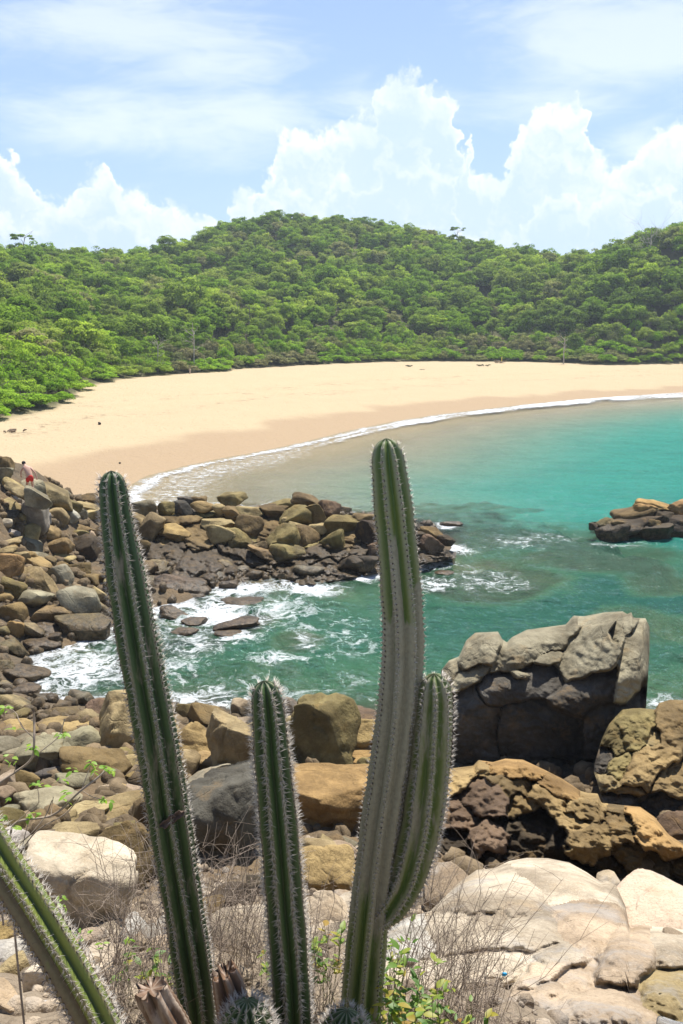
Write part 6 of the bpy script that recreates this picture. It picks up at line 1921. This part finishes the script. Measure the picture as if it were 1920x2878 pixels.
J['an_l'] = j(79, 1384, .05)
J['to_l'] = j(78, 1386, .25)
J['hp_r'] = j(89, 1344)
J['kn_r'] = j(92, 1365, .12)
J['an_r'] = j(94, 1386, -.05)
J['to_r'] = j(94, 1388, .17)
RD = dict(pelvis=.150, waist=.135, chest=.160, neck=.062, skull=.092, crown=.080, sh_l=.068, el_l=.043, wr_l=.030, pa_l=.030, sh_r=.068, el_r=.043, wr_r=.030, pa_r=.030, hp_l=.098, kn_l=.062, an_l=.042, to_l=.032, hp_r=.098, kn_r=.062, an_r=.042, to_r=.032)
E = [('pelvis', 'waist'), ('waist', 'chest'), ('chest', 'neck'), ('neck', 'skull'), ('skull', 'crown'), ('chest', 'sh_l'), ('sh_l', 'el_l'), ('el_l', 'wr_l'), ('wr_l', 'pa_l'), ('chest', 'sh_r'), ('sh_r', 'el_r'), ('el_r', 'wr_r'), ('wr_r', 'pa_r'),
     ('pelvis', 'hp_l'), ('hp_l', 'kn_l'), ('kn_l', 'an_l'), ('an_l', 'to_l'), ('pelvis', 'hp_r'), ('hp_r', 'kn_r'), ('kn_r', 'an_r'), ('an_r', 'to_r')]
for sd in 'lr':
    pal, wr = J['pa_' + sd], J['wr_' + sd]
    dv = (pal - wr) / np.linalg.norm(pal - wr)
    sx_ = np.cross(dv, [0, 1, 0])
    sx_ /= np.linalg.norm(sx_)
    for f in range(5):
        off = (f - 1.5) * 0.021 if f < 4 else 0.05 * (1 if sd == 'l' else -1)
        ln = [0.066, 0.076, 0.072, 0.056, 0.045][f]
        b_ = pal + sx_ * off * 0.9
        k1 = b_ + dv * ln * 0.6 + np.array([0, 0.006, 0])
        k2 = b_ + dv * ln + np.array([0, 0.022, 0])
        J[f'f{sd}{f}a'], J[f'f{sd}{f}b'] = k1, k2
        RD[f'f{sd}{f}a'], RD[f'f{sd}{f}b'] = .010, .008
        E += [('pa_' + sd, f'f{sd}{f}a'), (f'f{sd}{f}a', f'f{sd}{f}b')]
names_ = list(J)
def skin_mesh(nm, nodes, edges, rads, mat, root_):
    me = bpy.data.meshes.new(nm)
    me.from_pydata([tuple(float(c) for c in J[n]) for n in nodes], [(nodes.index(a), nodes.index(b)) for a, b in edges], [])
    ob = link(nm, me, man)
    ob.modifiers.new('skin', 'SKIN')
    for i, n in enumerate(nodes):
        sv = me.skin_vertices[0].data[i]
        sv.radius = (rads[n], rads[n])
        sv.use_root = (n == root_)
    sd_ = ob.modifiers.new('sub', 'SUBSURF')
    sd_.levels = sd_.render_levels = 2
    bpy.context.view_layer.update()
    ev = ob.evaluated_get(bpy.context.evaluated_depsgraph_get())
    m2 = bpy.data.meshes.new_from_object(ev)
    ob.modifiers.clear()
    ob.data = m2
    m2.materials.clear()
    m2.materials.append(mat)
    m2.polygons.foreach_set('use_smooth', np.ones(len(m2.polygons), bool))
    return ob
skin_mesh('body', names_, E, RD, M_SKIN, 'pelvis')
# shorts
J['th_l'] = J['hp_l'] + (J['kn_l'] - J['hp_l']) * 0.50
J['th_r'] = J['hp_r'] + (J['kn_r'] - J['hp_r']) * 0.50
J['wb'] = J['pelvis'] + (J['waist'] - J['pelvis']) * 0.45
skin_mesh('shorts', ['pelvis', 'wb', 'hp_l', 'th_l', 'hp_r', 'th_r'], [('pelvis', 'wb'), ('pelvis', 'hp_l'), ('hp_l', 'th_l'), ('pelvis', 'hp_r'), ('hp_r', 'th_r')], dict(pelvis=.170, wb=.158, hp_l=.122, th_l=.108, hp_r=.122, th_r=.108), M_RED, 'pelvis')
V, Fc = ico(3)
hc = (J['skull'] * 0.35 + J['crown'] * 0.65)
hv = V * np.array([.098, .108, .100])
hv = hv[:, :] * (1 + 0.05 * pnoise(V * 5))[:, None]
hv = hv[:] + hc + np.array([0.0, -0.012, 0.022])
link('hair', mesh_np('hair', hv, Fc, True, M_HAIR), man)
# face on the far side: nose, eyes and ears
fd = np.array([-0.25, 0.93, -0.25])
fd /= np.linalg.norm(fd)
fx = np.cross(fd, [0, 0, 1])
fx /= np.linalg.norm(fx)
fu = np.cross(fx, fd)
hcen = (J['skull'] + J['crown']) / 2
def bit(nm, p, sc, mat):
    V, Fc = ico(2)
    link(nm, mesh_np(nm, V * np.array(sc) + hcen + fd * p[0] + fx * p[1] + fu * p[2], Fc, True, mat), man)
bit('nose', (.098, 0, -.015), (.014, .018, .020), M_SKIN)
bit('eye', (.086, .032, .01), (.010, .010, .007), M_HAIR)
bit('eye', (.086, -.032, .01), (.010, .010, .007), M_HAIR)
bit('ear', (0, .092, -.01), (.012, .018, .030), M_SKIN)
bit('ear', (0, -.092, -.01), (.012, .018, .030), M_SKIN)
bit('mouth', (.092, 0, -.052), (.022, .010, .006), M_RED)
# the rock under his feet
fz = min(J['to_l'][2], J['to_r'][2]) + o0[2]
fxy = (J['an_l'] + J['an_r']) / 2 + o0
V, Fc = rock_shape(77, 4, 0.6, 6, 0.04)
gz = ground1(fxy[0], fxy[1])
hh = max(0.5, fz - gz + 0.35)
o = link('boulder', mesh_np('boulder', V * np.array([1.5, 1.5, hh]), Fc, True, M_ROCK), None, (fxy[0], fxy[1] + 0.15, fz - hh / 2 + 0.03))
o.color = (0.30, 0.27, 0.22, 1)
tag(o, 'hidden-footed grey boulder on which the man in red shorts stands', 'boulder', 'boulders of the left shore')

# ================================================================== THE AIR
hb_ = bpy.data.meshes.new('haze')
bx, by0, by1, bz0, bz1 = 700.0, -60.0, 900.0, -26.0, 130.0
hv = [(x, y, z) for x in (-bx, bx) for y in (by0, by1) for z in (bz0, bz1)]
hb_.from_pydata(hv, [], [(0, 1, 3, 2), (4, 6, 7, 5), (0, 4, 5, 1), (2, 3, 7, 6), (0, 2, 6, 4), (1, 5, 7, 3)])
m = bpy.data.materials.new('haze')
m.use_nodes = True
m.node_tree.nodes.clear()
t = NT(m.node_tree)
out = t.new('ShaderNodeOutputMaterial')
pv = t.new('ShaderNodeVolumePrincipled')
pv.inputs['Color'].default_value = (0.80, 0.90, 1.0, 1)
pv.inputs['Density'].default_value = 0.00030
pv.inputs['Anisotropy'].default_value = 0.3
t.l.new(pv.outputs[0], out.inputs['Volume'])
hb_.materials.append(m)
tag(link('haze', hb_), kind='stuff')
SC.cycles.volume_bounces = 0
